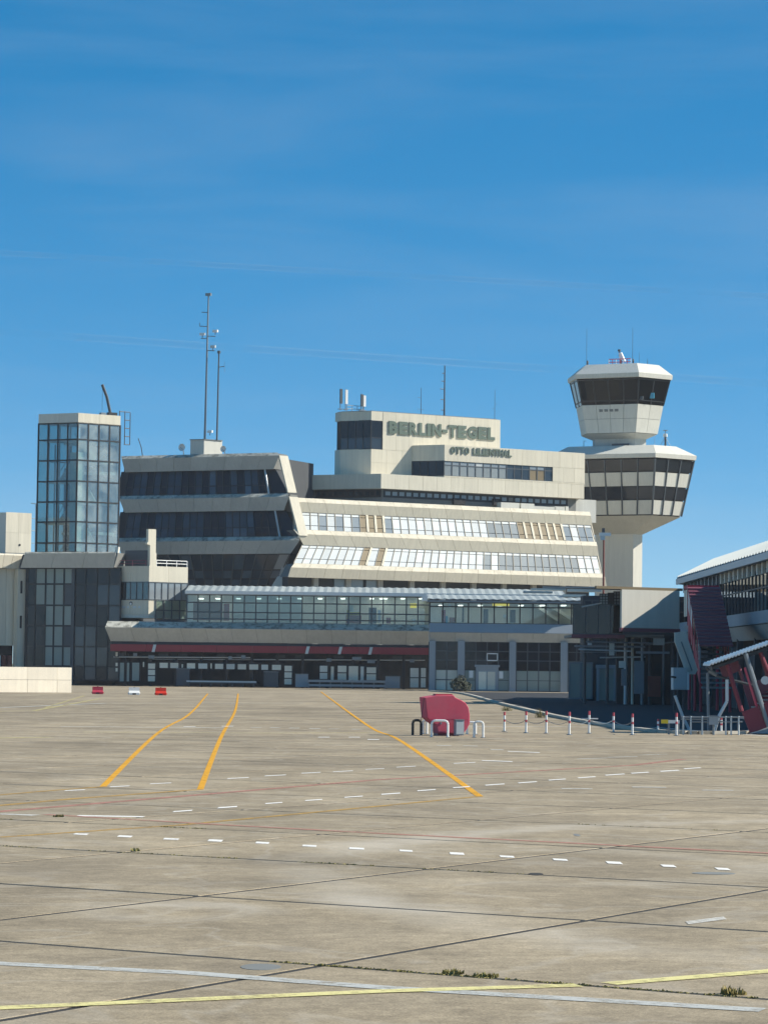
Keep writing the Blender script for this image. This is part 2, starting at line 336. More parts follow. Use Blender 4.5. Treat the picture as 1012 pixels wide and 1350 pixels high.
    nb = n.new('ShaderNodeTexNoise'); nb.inputs['Scale'].default_value = 30; nb.inputs['Detail'].default_value = 4; l.new(geo.outputs['Position'], nb.inputs['Vector'])
    bp = n.new('ShaderNodeBump'); bp.inputs['Strength'].default_value = .35; bp.inputs['Distance'].default_value = .01; l.new(nb.outputs['Fac'], bp.inputs['Height']); l.new(bp.outputs[0], b.inputs['Normal'])
    MATS['apron'] = m
apron_material()
mat('far_ground', '6E7358', .95, .2, .05)
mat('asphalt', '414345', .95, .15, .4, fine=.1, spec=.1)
def struct(name, o): o['kind'] = 'structure'; return o
g = MB().pts([(-4000, -300, -.06), (4000, -300, -.06), (4000, 9000, -.06), (-4000, 9000, -.06)], [(0, 1, 2, 3)]).build('ground', 'far_ground', None, GROUND); struct('', g)
ap = MB().pts([(-160, -20, -.012), (160, -20, -.012), (160, 520, -.012), (-160, 520, -.012)], [(0, 1, 2, 3)]).build('apron', 'apron', None, GROUND); struct('', ap)
# slabs: axes at 150 deg and 60 deg, joints measured from the photograph
eA = Vector((math.cos(R(150)), math.sin(R(150)), 0)); eB = Vector((math.cos(R(60)), math.sin(R(60)), 0))   # eB is normal to the A joints
PA, PB_, OA, OB = 5.1, 4.65, 19.75, 11.95
def slab_pt(a, b):  # a: offset along eB (A joints), b: offset along eA (B joints)
    return eB * a + eA * b
gap = .08
slabM = Matrix(((eA.x, eB.x, 0, 0), (eA.y, eB.y, 0, 0), (0, 0, 1, 0), (0, 0, 0, 1)))
slabM = Matrix.Rotation(R(60 - 90), 4, 'Z')
lx, ly = PB_ - gap, PA - gap
sl = []
for i in range(-3, 24):
    for j in range(-14, 20):
        c = slab_pt(OA + (i + .5) * PA, OB + (j + .5) * PB_)
        if 13 < c.y < 122 and abs(c.x) < .1406 * c.y + 5.5: sl.append(c)
sl.sort(key=lambda c: c.length)
sl = sl[:300]
k = .012
slab_mesh = None
mbs = MB().pts([(-lx/2, -ly/2, -.1), (lx/2, -ly/2, -.1), (lx/2, ly/2, -.1), (-lx/2, ly/2, -.1), (-lx/2, -ly/2, -k), (lx/2, -ly/2, -k), (lx/2, ly/2, -k), (-lx/2, ly/2, -k), (-lx/2+k, -ly/2+k, 0), (lx/2-k, -ly/2+k, 0), (lx/2-k, ly/2-k, 0), (-lx/2+k, ly/2-k, 0)],
                [(0, 1, 5, 4), (1, 2, 6, 5), (2, 3, 7, 6), (3, 0, 4, 7), (4, 5, 9, 8), (5, 6, 10, 9), (6, 7, 11, 10), (7, 4, 8, 11), (8, 9, 10, 11)])
slab_mesh = mbs.mesh('slab', 'apron')
for c in sl:
    newobj('slab', slab_mesh, Matrix.Translation((c.x, c.y, random.uniform(-.0015, .0015))) @ slabM, ap)
ymax = max(c.y for c in sl)
MB().pts([(-60, 8, -.006), (60, 8, -.006), (60, 119, -.006), (-60, 119, -.006)], [(0, 1, 2, 3)])
fl = MB()
for i in range(-3, 25):     # tar-filled joints, as strips just under the slab tops
    a = OA + i * PA
    p = [slab_pt(a - .06, -160), slab_pt(a + .06, -160), slab_pt(a + .06, 160), slab_pt(a - .06, 160)]
    fl.pts([(q.x, q.y, -.0045) for q in p], [(0, 1, 2, 3)])
for j in range(-20, 26):
    b_ = OB + j * PB_
    p = [slab_pt(-20, b_ - .06), slab_pt(-20, b_ + .06), slab_pt(150, b_ + .06), slab_pt(150, b_ - .06)]
    fl.pts([(q.x, q.y, -.0055) for q in p], [(0, 1, 2, 3)])
o = fl.build('joint_filler', 'tar', ap, GROUND); o['kind'] = 'stuff'

def paint(name, col, wear):
    m = bpy.data.materials.new(name); m.use_nodes = True; n = m.node_tree.nodes; l = m.node_tree.links; b = n['Principled BSDF']
    geo = n.new('ShaderNodeNewGeometry')
    def nz(sc_, det): 
        t = n.new('ShaderNodeTexNoise'); t.inputs['Scale'].default_value = sc_; t.inputs['Detail'].default_value = det; t.inputs['Roughness'].default_value = .8; l.new(geo.outputs['Position'], t.inputs['Vector']); return t.outputs['Fac']
    ad = n.new('ShaderNodeMath'); ad.operation = 'MULTIPLY_ADD'; ad.inputs[1].default_value = .45; l.new(nz(1.3, 4), ad.inputs[0])
    sc2 = n.new('ShaderNodeMath'); sc2.operation = 'MULTIPLY'; sc2.inputs[1].default_value = .55; l.new(nz(9, 6), sc2.inputs[0]); l.new(sc2.outputs[0], ad.inputs[2])
    cr = n.new('ShaderNodeValToRGB'); cr.color_ramp.elements[0].position = .56 - wear * .2; cr.color_ramp.elements[1].position = .68 - wear * .12; l.new(ad.outputs[0], cr.inputs[0])
    k = n.new('ShaderNodeMath'); k.operation = 'MULTIPLY_ADD'; k.inputs[1].default_value = .8; k.inputs[2].default_value = .06; l.new(cr.outputs[0], k.inputs[0])
    mp = n.new('ShaderNodeMapRange'); mp.inputs[3].default_value = .82; mp.inputs[4].default_value = 1.12; l.new(nz(30, 3), mp.inputs[0])
    vm = n.new('ShaderNodeVectorMath'); vm.operation = 'SCALE'; vm.inputs[0].default_value = srgb(col); l.new(mp.outputs[0], vm.inputs['Scale']); l.new(vm.outputs[0], b.inputs['Base Color'])
    b.inputs['Roughness'].default_value = .8; b.inputs['Specular IOR Level'].default_value = .25
    tr = n.new('ShaderNodeBsdfTransparent'); mx = n.new('ShaderNodeMixShader'); l.new(k.outputs[0], mx.inputs[0]); l.new(b.outputs[0], mx.inputs[1]); l.new(tr.outputs[0], mx.inputs[2]); l.new(mx.outputs[0], n['Material Output'].inputs[0]); MATS[name] = m
paint('p_yellow', 'E2A62C', .25); paint('p_lemon', 'E4DB98', .35); paint('p_white', 'F0EEE6', .1); paint('p_white_worn', 'D2D0C6', .5)
paint('p_grey', 'C0C2BC', .4); paint('p_pink', 'B58474', .5); paint('p_ochre', 'BE9A55', .55); paint('p_pale_yellow', 'CFC38C', .6)
def stripe(pix, wd, m, z=.004, name='painted_line'):
    P = [gp(*p) for p in pix]; L, Rr = [], []
    for i, p in enumerate(P):
        d = (P[min(i + 1, len(P) - 1)] - P[max(i - 1, 0)]); d.z = 0; d.normalize(); nn = Vector((-d.y, d.x, 0)) * wd / 2
        L.append((p.x + nn.x, p.y + nn.y, z)); Rr.append((p.x - nn.x, p.y - nn.y, z))
    n = len(P)
    return MB().pts(L + Rr, [(i, i + 1, n + i + 1, n + i) for i in range(n - 1)]).build(name, m, ap, GROUND)
def smooth(pix, k=6):
    out = []
    for i in range(len(pix) - 1):
        p0, p1, p2, p3 = pix[max(i - 1, 0)], pix[i], pix[i + 1], pix[min(i + 2, len(pix) - 1)]
        for s in range(k):
            t = s / k; out.append(tuple(.5 * (2 * b + (c - a) * t + (2 * a - 5 * b + 4 * c - d) * t * t + (3 * b - a - 3 * c + d) * t ** 3) for a, b, c, d in zip(p0, p1, p2, p3)))
    return out + [pix[-1]]
stripe(smooth([(136, 1037), (205, 969), (248, 943), (274, 914.5)]), .14, 'p_yellow')
stripe(smooth([(264, 1041), (290, 975), (309, 940), (314, 914.5)]), .135, 'p_yellow')
stripe(smooth([(423, 912), (490, 960), (530, 978), (632, 1050)]), .15, 'p_yellow', .0045)
stripe([(632, 1050), (499, 1063), (237, 1088), (0, 1104)], .17, 'p_ochre')
stripe([(262, 1041), (99, 1053), (-10, 1063)], .22, 'p_ochre')
stripe([(140, 1037), (60, 1043), (-10, 1049)], .16, 'p_ochre')
stripe([(-10, 1330), (500, 1307.5), (762, 1299.5)], .2, 'p_lemon', .0062)
stripe([(802, 1297.5), (1025, 1280)], .2, 'p_lemon', .0062)
stripe([(-10, 1270), (250, 1283), (500, 1302), (1005, 1332)], .24, 'p_grey')
stripe([(60, 1074), (300, 1088), (500, 1099), (1022, 1125.5)], .2, 'p_pink', .0052)
stripe([(-10, 1071), (250, 1049), (499, 1028), (834, 1009), (900, 1001)], .25, 'p_pink')
stripe([(-5, 938), (45, 937), (78, 931), (132, 921)], .3, 'p_pale_yellow'); stripe([(-5, 973), (68, 972)], .5, 'p_pale_yellow'); stripe([(60, 933), (112, 917)], .18, 'p_pale_yellow')
stripe([(80, 958), (300, 959.5)], .5, 'p_white_worn'); stripe([(110, 965), (330, 966.5), (500, 966)], .35, 'p_pale_yellow')
stripe([(0, 933), (140, 927), (400, 927)], .5, 'p_white_worn')
stripe([(102, 1075.5), (190, 1077)], .3, 'p_white'); stripe([(-5, 1073), (48, 1075)], .3, 'p_white_worn')
stripe([(615, 957.5), (860, 959), (1020, 971)], .5, 'p_white_worn')
def dashes(pts, hw, slope, wd, m='p_white'):
    for (x, y) in pts:
        k = random.uniform(.85, 1.1); hw2 = hw * random.uniform(.9, 1.06)
        p, q = gp(x - hw2, y - hw2 * slope), gp(x + hw2, y + hw2 * slope); d = wd * k * .55
        MB().pts([(p.x, p.y - d, .0058), (q.x, q.y - d, .0058), (q.x, q.y + d, .0058), (p.x, p.y + d, .0058)], [(0, 1, 2, 3)]).build('painted_dash', m, ap, GROUND)
dashes([(107, 1100), (165, 1103), (226, 1106.5), (284, 1108.5), (346, 1111.5), (408, 1115.5), (470, 1119), (535, 1122), (602, 1125.7), (668, 1129.7), (738, 1133.8), (809, 1137.8), (880.5, 1142), (952, 1146)], 9.5, .05, .36)
dashes([(99, 1042), (158, 1037), (212, 1033), (314, 1026), (363, 1022.5), (410, 1019), (452, 1017), (494, 1014), (535, 1011), (612, 1006)], 13.5, -.05, .3)
dashes([(241, 1069.5), (300, 1064.5), (361, 1059), (413.5, 1055), (466, 1050.7), (515, 1046.7), (562, 1042), (608, 1038), (652, 1034.6), (695, 1031.6), (734, 1028), (773, 1025), (810, 1021.4)], 12, -.07, .34)
dashes([(843, 1019), (882, 1016.4), (912, 1013)], 12, -.06, .4)
dashes([(620, 983.5), (655, 988.5), (585, 983)], 9, .02, .5, 'p_white_worn'); dashes([(690, 991.5), (655, 1003.5)], 22, .04, .45)
dashes([(338, 959), (363, 959.5), (388, 960), (415, 960.5), (440, 961), (470, 961.5)], 7, .01, .6, 'p_white_worn'); dashes([(427, 972), (467, 972), (492, 975), (250, 958), (300, 957.5)], 8, .0, .6)
dashes([(820, 998), (780, 1000), (860, 995)], 20, -.03, .25, 'p_white_worn'); dashes([(930, 1214)], 28, -.13, .3, 'p_white_worn'); dashes([(760, 1040), (855, 1038), (945, 1042)], 22, .01, .3, 'p_white_worn')
# covers set into the slabs
def cover(px, py, rx, ry, m):
    p = gp(px, py); P = [(p.x + rx * math.cos(t * math.pi / 10), p.y + ry * math.sin(t * math.pi / 10)) for t in range(20)]
    MB().ez(P, -.02, .0035).build('drain_cover', m, ap, GROUND)
cover(344, 1275, .17, .24, 'concrete_dark'); cover(940, 1151.5, .27, .2, 'concrete_dark'); cover(706, 1152.5, .09, .2, 'tar'); cover(760, 1101, .05, .3, 'concrete_dark')

# kerb and service road on the right, asphalt darkened to add to the shade
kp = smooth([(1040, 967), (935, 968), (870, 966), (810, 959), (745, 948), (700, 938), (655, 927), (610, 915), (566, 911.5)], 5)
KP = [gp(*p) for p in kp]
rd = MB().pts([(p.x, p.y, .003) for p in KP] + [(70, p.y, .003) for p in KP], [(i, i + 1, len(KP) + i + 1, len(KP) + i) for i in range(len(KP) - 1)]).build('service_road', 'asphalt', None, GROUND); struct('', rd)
for i in range(len(KP) - 1):
    a, b = KP[i], KP[i + 1]; L = (b - a).length; nseg = max(1, int(L / 6)); d = (b - a) / nseg; dn = d.normalized(); nn = Vector((-dn.y, dn.x, 0)) * .15
    for s in range(nseg):
        p, q = a + d * s + dn * .02, a + d * (s + 1) - dn * .02
        MB().loft([p - nn, p + nn, q + nn, q - nn], [v + Vector((0, 0, .13)) for v in (p - nn, p + nn, q + nn, q - nn)]).build('kerb_stone', 'kerb', rd, GROUND)

# ------------------------------------------------------------------ terminal building (sunlit front, shaded wing, roof block)
FS = Fr(381, 345, 31)
tb = thing('terminal_building', 'large cream concrete terminal with folded parapets and long slanted rows of windows', 'building', FS)
# sunlit front: three folded bands, outermost lowest
bA, gA = band(tb, FS, (379, 654.5, 777, 675.5), (382, 660.5, 778.5, 681), (386, 674, 780.5, 693.5), 4.25, 3.8, 4.1, 18, 'cream', 'cream_cap')
bB, gB = band(tb, FS, (387, 698, 785.5, 714), (392, 704.5, 787, 719.5), (400, 717.5, 789, 734.5), 2.35, 1.9, 2.2, 18, 'cream', 'cream_cap')
bC, gC = band(tb, FS, (388, 742.5, 794, 756), (383.5, 748.5, 797.5, 761.5), (379.5, 760, 799.5, 775), .45, 0, .35, 19, 'cream', 'cream_cap')
def slant(gt, gb, dl=0.0, dr=0.0):
    """window plane from under band gt to behind the cap of band gb"""
    a, b = gt[4].copy(), gt[5].copy(); c, d = gb[1].copy(), gb[0].copy()
    for p in (a, b): p.y += .12; p.z += .03
    for p in (c, d): p.y += .12; p.z -= .03
    a.x += dl; b.x -= dr; d.x += dl * .4; c.x -= dr * .4
    return Q(a, b, c, d)
qA, qB = slant(gA, gB, .15, .2), slant(gB, gC, -.1, .2)
nA, nB = 38, 40
def pA(i, j):
    if 8 <= i < 11 or 28 <= i < 34: return 'brown'
    if j == 0 and i >= 12: return 'blind'
    if 24 <= i < 28: return 'blind_dim'
    if i in (34, 36, 37): return 'glass_grey'
    if i in (5, 7, 3, 11): return 'blind' if j == 0 else 'glass_grey'
    return 'blind'
def pB(i, j):
    if i in (8, 10): return 'brown'
    if j == 0: return 'blind'
    if i == 24 or 26 <= i < 37: return 'blind_dim'
    return 'blind'
def win_front(q, n, pf):
    fr = q.cell(0, 1, -.02, 1.02, -.16, -.1).build('window_band', 'dark_frame', tb, FS)
    us = even(n)
    tiles(fr, FS, q, us, [0, .17, .74, 1], lambda i, j: pf(i, j), 'pane', .1, -.06, 0)
    bars(fr, FS, q, us, [], 'frame_beige', .11, -.1, .07)
    for i in range(n):
        if pf(i, 1) == 'brown':
            q.cell((i + .78) / n, (i + 1.04) / n, .02, .98, -.08, .09).build('blind_edge', 'cream_cap', fr, FS)
win_front(qA, nA, pA); win_front(qB, nB, pB)
# leaning end pieces and inner body
ctr = FS.X(600, 720, 3)
xL, xR = gC[4].x, gC[5].x
zA, zC = gA[0].z, gC[4].z
MB().loft([(gA[0].x + .4, 6.6, zC + .3), (gA[1].x - .4, 6.6, zC + .3), (gA[1].x - 1, 24, zC + .3), (gA[0].x + 8, 24, zC + .3)],
          [(gA[0].x + .4, 5.6, zA - .1), (gA[1].x - .4, 5.6, zA - .1), (gA[1].x - 1, 24, zA - .1), (gA[0].x + 8, 24, zA - .1)]).build('inner_core', 'concrete_dark', tb, FS)
for g_, h_ in ((gA, gB), (gB, gC)):
    # side cheek on the right, closing the storey
    MB().loft([g_[5] + Vector((-.35, .1, 0)), h_[1] + Vector((-.35, .1, 0)), h_[1] + Vector((-.35, 4, 0)), g_[5] + Vector((-.35, 4, 0))],
              [g_[5] + Vector((0, .1, 0)), h_[1] + Vector((0, .1, 0)), h_[1] + Vector((0, 4, 0)), g_[5] + Vector((0, 4, 0))]).build('side_cheek', 'cream', tb, FS)
# storey behind the concourse roof, under band C
MB().box(xL + 1.2, xR - 1.5, 2.4, 4, 0, zC + .15).build('lower_wall', 'dark_wall', tb, FS)
for i in range(9):
    x = lerp(xL + 5, xR - 6, i / 8)
    MB().box(x - .35, x + .35, 1.9, 2.4, 0, zC + .1).build('column', 'concrete', tb, FS)
for k in (0, 1, 2):
    p = FS.P(449 + 21 * k, 768, 2.2); MB().box(p.x - .95, p.x + .95, 2.2, 2.3, p.z - .8, p.z + .9).build('pane', 'glass_grey', tb, FS)

# shaded wing
FW = Fr(395, 347, -24, py=708)
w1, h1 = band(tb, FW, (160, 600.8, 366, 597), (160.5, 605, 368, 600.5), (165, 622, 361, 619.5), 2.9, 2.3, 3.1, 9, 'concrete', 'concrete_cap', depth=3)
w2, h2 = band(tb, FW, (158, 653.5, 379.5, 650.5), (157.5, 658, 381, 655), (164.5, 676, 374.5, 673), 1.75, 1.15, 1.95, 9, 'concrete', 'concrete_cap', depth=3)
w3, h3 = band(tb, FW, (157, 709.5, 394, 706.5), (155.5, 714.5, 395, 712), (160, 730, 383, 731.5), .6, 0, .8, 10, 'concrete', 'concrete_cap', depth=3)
W1TOP = h1[0].z
def wing_windows(ht, hb, n, ydeep, pf, tri=True):
    a, b = ht[4].copy(), ht[5].copy(); c, d = hb[1].copy(), hb[0].copy()
    a.y += .5; b.y += .5; c.y += .75; d.y += .75; b.x -= 1.6 if tri else .6; c.x -= 3.4 if tri else 1; a.x += .3; d.x = a.x
    a.z += .1; b.z += .1; c.z -= .15; d.z -= .15
    q = Q(a, b, c, d); fr = q.cell(-.06, 1.06, -.02, 1.02, -.2, -.12).build('window_band', 'black', tb, FW)
    tiles(fr, FW, q, even(n), [0, .62, 1], pf, 'pane', .16, -.06, 0)
    bars(fr, FW, q, even(n), [], 'dark_frame', .14, -.08, .05)
    if tri:   # the leaning glazed end with its pale strut
        e0, e1 = ht[5].copy(), hb[1].copy()
        MB().tube((b.x + .15, b.y - .2, b.z), (c.x + .45, c.y - .2, c.z), .13).build('strut', 'pale_metal', tb, FW)
        MB().loft([(b.x + .4, b.y + .1, b.z), (e0.x - .1, b.y + .1, b.z), (e1.x - .25, c.y + .1, c.z), (c.x + .8, c.y + .1, c.z)],
                  [(b.x + .4, b.y + .2, b.z), (e0.x - .1, b.y + .2, b.z), (e1.x - .25, c.y + .2, c.z), (c.x + .8, c.y + .2, c.z)]).build('end_pane', 'glass_dark', tb, FW)
rw = random.Random(3)
LW = {}
def wp(seed):
    r = random.Random(seed); T = {}
    def f(i, j):
        if i not in T: T[i] = r.random()
        if 11 <= i <= 17 and T[i] > .45: return 'glass_mid'
        return 'glass_blue' if T[i] > .45 else 'glass_dark'
    return f
wing_windows(h1, h2, 20, 0, wp(1)); wing_windows(h2, h3, 21, 0, wp(2))
# lowest slanted glazing of the wing, panes leaning inwards towards the ground
a, b = h3[4].copy(), h3[5].copy(); a.x += .3; b.x -= .3; a.y += .5; b.y += .5
zb = FW.Z(300, 772, 2.4)
q = Q(a, b, (b.x - 3.2, 3.4, zb), (a.x + 2.0, 3.4, zb))
fr = q.cell(-.01, 1.01, -.02, 1.02, -.2, -.12).build('window_band', 'black', tb, FW)
tiles(fr, FW, q, even(15), [0, .5, .78, 1], lambda i, j: 'glass_grey' if i == 14 and j == 0 else ('glass_mid' if (i * 7 + j * 3) % 5 < 2 and i > 4 else 'glass_blue'), 'pane', .22, -.05, 0)
bars(fr, FW, q, even(15), [], 'mid_frame', .16, -.08, .05)
# bright leaning end walls (they face the sun) at the right of the wing
def fin(ht, hb, w_=1.15):
    # end wall of a storey: a leaning slab that closes the wing on its right
    a, b = ht[1], hb[1]
    d = Vector((math.cos(R(55)), math.sin(R(55)), 0))
    pts = [Vector((ht[3].x, ht[3].y, ht[3].z)), Vector((ht[5].x, ht[5].y, ht[5].z)), Vector((hb[1].x, hb[1].y, hb[1].z + .1))]
    A = pts; B = [p + d * 2.6 for p in pts]
    MB().loft([A[0] + Vector((.02, 0, 0)), A[2] + Vector((.02, 0, 0)), A[2] + d * 1.3, A[0] + d * 1.3], [A[0] + Vector((-.28, .25, 0)), A[2] + Vector((-.28, .25, 0)), A[2] + d * 1.3 + Vector((-.3, .1, 0)), A[0] + d * 1.3 + Vector((-.3, .1, 0))]).build('end_wall', 'cream', tb, FW)
fin(h1, h2); fin(h2, h3)
# body of the wing behind the bands
lx0, lx1 = h1[4].x, h1[5].x
MB().box(lx0 - 1, lx1 - 2.4, 4.6, 20, 0, h1[0].z - .15).build('inner_core', 'dark_wall', tb, FW)
MB().box(h3[4].x + .5, h3[5].x - 3.5, 3.8, 4.55, 0, h3[4].z).build('lower_wall', 'dark_wall', tb, FW)
MB().loft([(h3[5].x - 1.2, 1.8, h3[5].z), (h3[5].x - .7, 1.8, h3[5].z), (h3[5].x - .7, 2.3, h3[5].z), (h3[5].x - 1.2, 2.3, h3[5].z)], [(h3[5].x - 2.9, 2.6, zb), (h3[5].x - 2.3, 2.6, zb), (h3[5].x - 2.3, 3.1, zb), (h3[5].x - 2.9, 3.1, zb)]).build('strut', 'concrete', tb, FW)
pf = FW.P(368, 766, 2.0); MB().loft([(pf.x - 1.3, 2, pf.z - 1), (pf.x + 1.2, 2, pf.z - 1), (pf.x + 1.2, 3.5, pf.z - 1), (pf.x - 1.3, 3.5, pf.z - 1)], [(pf.x - .4, 2.3, pf.z + .6), (pf.x + .5, 2.3, pf.z + .6), (pf.x + .5, 3.2, pf.z + .6), (pf.x - .4, 3.2, pf.z + .6)]).build('strut_foot', 'white_panel', tb, FW)

# roof block over the sunlit front
FU = Fr(502, 364, 31, py=640)
LD = Vector((-math.cos(R(55)), math.sin(R(55)), 0))        # direction of the left (shaded) faces in FU
def left_len(p0, px, py):
    """how far along LD from local p0 until image column px"""
    p0 = Vector(p0); o = FU.I @ CO; d = FU.I.to_3x3() @ ray(px, py)
    # solve p0 + LD*s = o + d*t in xy
    det = LD.x * (-d.y) + d.x * LD.y
    rx, ry = o.x - p0.x, o.y - p0.y
    return (rx * (-d.y) + d.x * ry) / det
def block(x0, x1, y, z0, z1, L, depth, m, name='roof_block', dz=0):
    p0 = Vector((x0, y, 0)); pl = p0 + LD * L
    poly = [(p0.x, p0.y), (x1, y), (x1, y + depth), (pl.x + depth * .3, pl.y + depth * .0 + .01)] if depth < pl.y - y else [(p0.x, p0.y), (x1, y), (x1, y + depth), (pl.x, y + depth), (pl.x, pl.y)]
    return MB().ez(poly, z0, z1).build(name, m, tb, FU)
xs0, zs1 = FU.loc(502, 624, 0); xs1, _ = FU.loc(769.5, 640, 0)
zs0 = (FU.Z(502, 643.5, 0) + FU.Z(769, 658, 0)) / 2; zs1 = FU.Z(502, 624.5, 0)
Ls = left_len((xs0, 0, 0), 393.5, 634)
block(xs0, xs1, 0, zs0, zs1, Ls, Ls * .83 + 4, 'cream', 'roof_slab')
# recessed clerestory under the slab
zq = zs0 - 2.0
block(xs0 + .9, xs1 - .6, 1.1, zq - 1.2, zs0 + .01, Ls - 2, Ls * .8 + 2, 'concrete_dark', 'clerestory_wall')
q = Q((xs0 + 1.2, 1.08, zs0 - .15), (xs1 - 2.2, 1.08, zs0 - .15), (xs1 - 2.2, 1.08, zs0 - .95), (xs0 + 1.2, 1.08, zs0 - .95))
glazing(tb, FU, q, even(27), [0, 1], lambda i, j: None if i == 18 else ('glass_grey'), 'dark_frame', .28, 'clerestory')
pl0 = Vector((xs0 + .9, 1.1, 0)); 
q = Q(pl0 + LD * (Ls - 2.5) + Vector((-.03, -.02, zs0 - .15)), pl0 + LD * .3 + Vector((-.03, -.02, zs0 - .15)), pl0 + LD * .3 + Vector((-.03, -.02, zs0 - .95)), pl0 + LD * (Ls - 2.5) + Vector((-.03, -.02, zs0 - .95)))
glazing(tb, FU, q, even(12), [0, 1], 'glass_blue', 'dark_frame', .28, 'clerestory')
for (x, y, ww, hh) in ((604, 661, 18, 8), (653, 662, 10, 9)):
    p = FU.P(x, y, .9); MB().box(p.x - ww * .05, p.x + ww * .05, .6, 1.02, p.z - hh * .05, p.z + hh * .05).build('vent_box', 'black', tb, FU)
for (x, y, ww, hh) in ((670, 666, 3.0, .55), (693, 668, 2.2, .7), (716, 670, 3.6, .35), (735, 672, 1.7, .7), (745, 673, .5, .9)):
    p = FU.P(x, y, -1.2); MB().box(p.x - ww / 2, p.x + ww / 2, -1.6, -.6, p.z - .8, p.z + hh * .6).build('roof_unit', 'white_panel', tb, FU)
# sign block
YS = 4.0
xg0, zg1 = FU.loc(489.5, 542.5, YS); xg1 = FU.X(659, 570, YS); zg1 = (zg1 + FU.Z(657, 553, YS)) / 2
Lg = left_len((xg0, YS, 0), 449, 560)
zg0 = zs1 - .02
# the dark window wraps the corner: build the block around it
zw1, zw0 = FU.Z(489.5, 554, YS), FU.Z(489.5, 592, YS); xw = FU.X(504, 575, YS)
P0 = Vector((xg0, YS, 0)); PL = P0 + LD * Lg
def foot(ins=0.0, x1=None): 
    a = P0 + Vector((ins * .9, ins, 0)); bb = PL + Vector((ins, ins * .3, 0)); x1 = xg1 if x1 is None else x1
    return [(a.x, a.y), (x1 - ins, a.y), (x1 - ins, PL.y + 1.5), (bb.x, PL.y + 1.5), (bb.x, bb.y)]
MB().ez(foot(), zg0, zw0).build('sign_block', 'cream', tb, FU)
MB().ez(foot(), zw1, zg1).build('sign_block', 'cream', tb, FU)
MB().ez([(xw, YS), (xg1, YS), (xg1, PL.y + 1.5), (xw, PL.y + 1.5)], zw0, zw1).build('sign_block', 'cream', tb, FU)
MB().ez([(x, y) for x, y in foot(.3, xw)], zw0, zw1).build('corner_window', 'black', tb, FU)
q = Q(PL + Vector((.02, .1, zw1 - .02)), P0 + Vector((0, .06, zw1 - .02)), P0 + Vector((0, .06, zw0 + .02)), PL + Vector((.02, .1, zw0 + .02)))
glazing(tb, FU, q, even(4), [0, .6, 1], lambda i, j: 'glass_dark' if j == 0 else 'glass_blue', 'dark_frame', .1)
q = Q((xg0 + .02, YS + .06, zw1 - .02), (xw - .02, YS + .06, zw1 - .02), (xw - .02, YS + .06, zw0 + .02), (xg0 + .02, YS + .06, zw0 + .02))
glazing(tb, FU, q, even(1), [0, .6, 1], lambda i, j: 'glass_dark' if j == 0 else 'glass_blue', 'dark_frame', .1)
MB().ez(foot(.35), zg1, zg1 + .12).build('roof_edge', 'concrete_dark', tb, FU)
# middle box with the window strip, slanted shaded left end
YM = .02
xm0, zm1 = FU.loc(585.5, 586, YM); xm1 = FU.X(770.3, 610, YM); zm1 = (zm1 + FU.Z(770, 597.8, YM)) / 2
Lm = left_len((xm0, YM, 0), 544, 590)
Pm = Vector((xm0, YM, 0)); Pe = Pm + LD * Lm; Pb = Pm + LD * (Lm + .45)
sz1 = (FU.Z(586, 606.5, YM) + FU.Z(728, 617, YM)) / 2; sz0 = (FU.Z(586, 627, YM) + FU.Z(728, 635, YM)) / 2; sx1 = FU.X(728, 625, YM)
bk = 14.0
def mfoot(i=0.0): return [(Pm.x + i, YM + i), (xm1 - i, YM + i), (xm1 - i, bk), (Pe.x + 2, bk), (Pe.x + i, Pe.y)]
MB().ez(mfoot(), sz1, zm1).build('middle_box', 'cream', tb, FU)
MB().ez(mfoot(), zs1 + .01, sz0).build('middle_box', 'cream', tb, FU)
MB().ez([(sx1, YM), (xm1, YM), (xm1, bk), (sx1, bk)], sz0, sz1).build('middle_box', 'cream', tb, FU)
MB().ez([(Pm.x + .3, YM + .35), (sx1, YM + .35), (sx1, bk - 1), (Pe.x + 2, bk - 1), (Pe.x + .5, Pe.y + .2)], sz0, sz1).build('strip_backing', 'black', tb, FU)
q = Q((Pm.x + .05, YM + .1, sz1), (sx1 - .02, YM + .1, sz1), (sx1 - .02, YM + .1, sz0), (Pm.x + .05, YM + .1, sz0))
def strip(i, j):
    if i < 8: return ('blind' if i == 4 else 'glass_grey') if j == 0 else 'blind_dim'
    return 'glass_blue' if i in (8, 9, 10, 13) else ('brown' if j == 1 else 'glass_grey')
glazing(tb, FU, q, even(14), [0, .27, 1], strip, 'mid_frame', .12)
q = Q(Pe + Vector((0, .08, sz1)), Pm + Vector((0, .08, sz1)), Pm + Vector((0, .08, sz0)), Pe + Vector((0, .08, sz0)))
glazing(tb, FU, q, even(4), [0, 1], 'glass_dark', 'dark_frame', .1)
def clad(x0, x1, y, z0, z1, nx, nz):
    qq = Q((x0, y, z1), (x1, y, z1), (x1, y, z0), (x0, y, z0)); tiles(tb, FU, qq, even(nx), even(nz), 'cream', 'wall_panel', .025, -.02, .03)
clad(xs0, xs1, 0, zs0, zs1, 15, 1); clad(xw + .02, xg1, YS, zw0 + .01, zg1, 9, 2); clad(xg0, xg1 - 8.5, YS, zs1 + .02, zw0 - .01, 5, 2); clad(xm0, xm1, YM, sz1 + .01, zm1, 11, 1); clad(xm0, xm1, YM, zs1 + .02, sz0 - .01, 11, 1); clad(sx1, xm1, YM, sz0 + .01, sz1 - .01, 3, 1)
# link to the tower at the right
MB().ez([(xs1 - 3, 1.3), (xs1 + 3, 1.3), (xs1 + 3, 6), (xs1 - 3, 6)], zq - 1.2, zs0).build('tower_link', 'concrete', tb, FU)

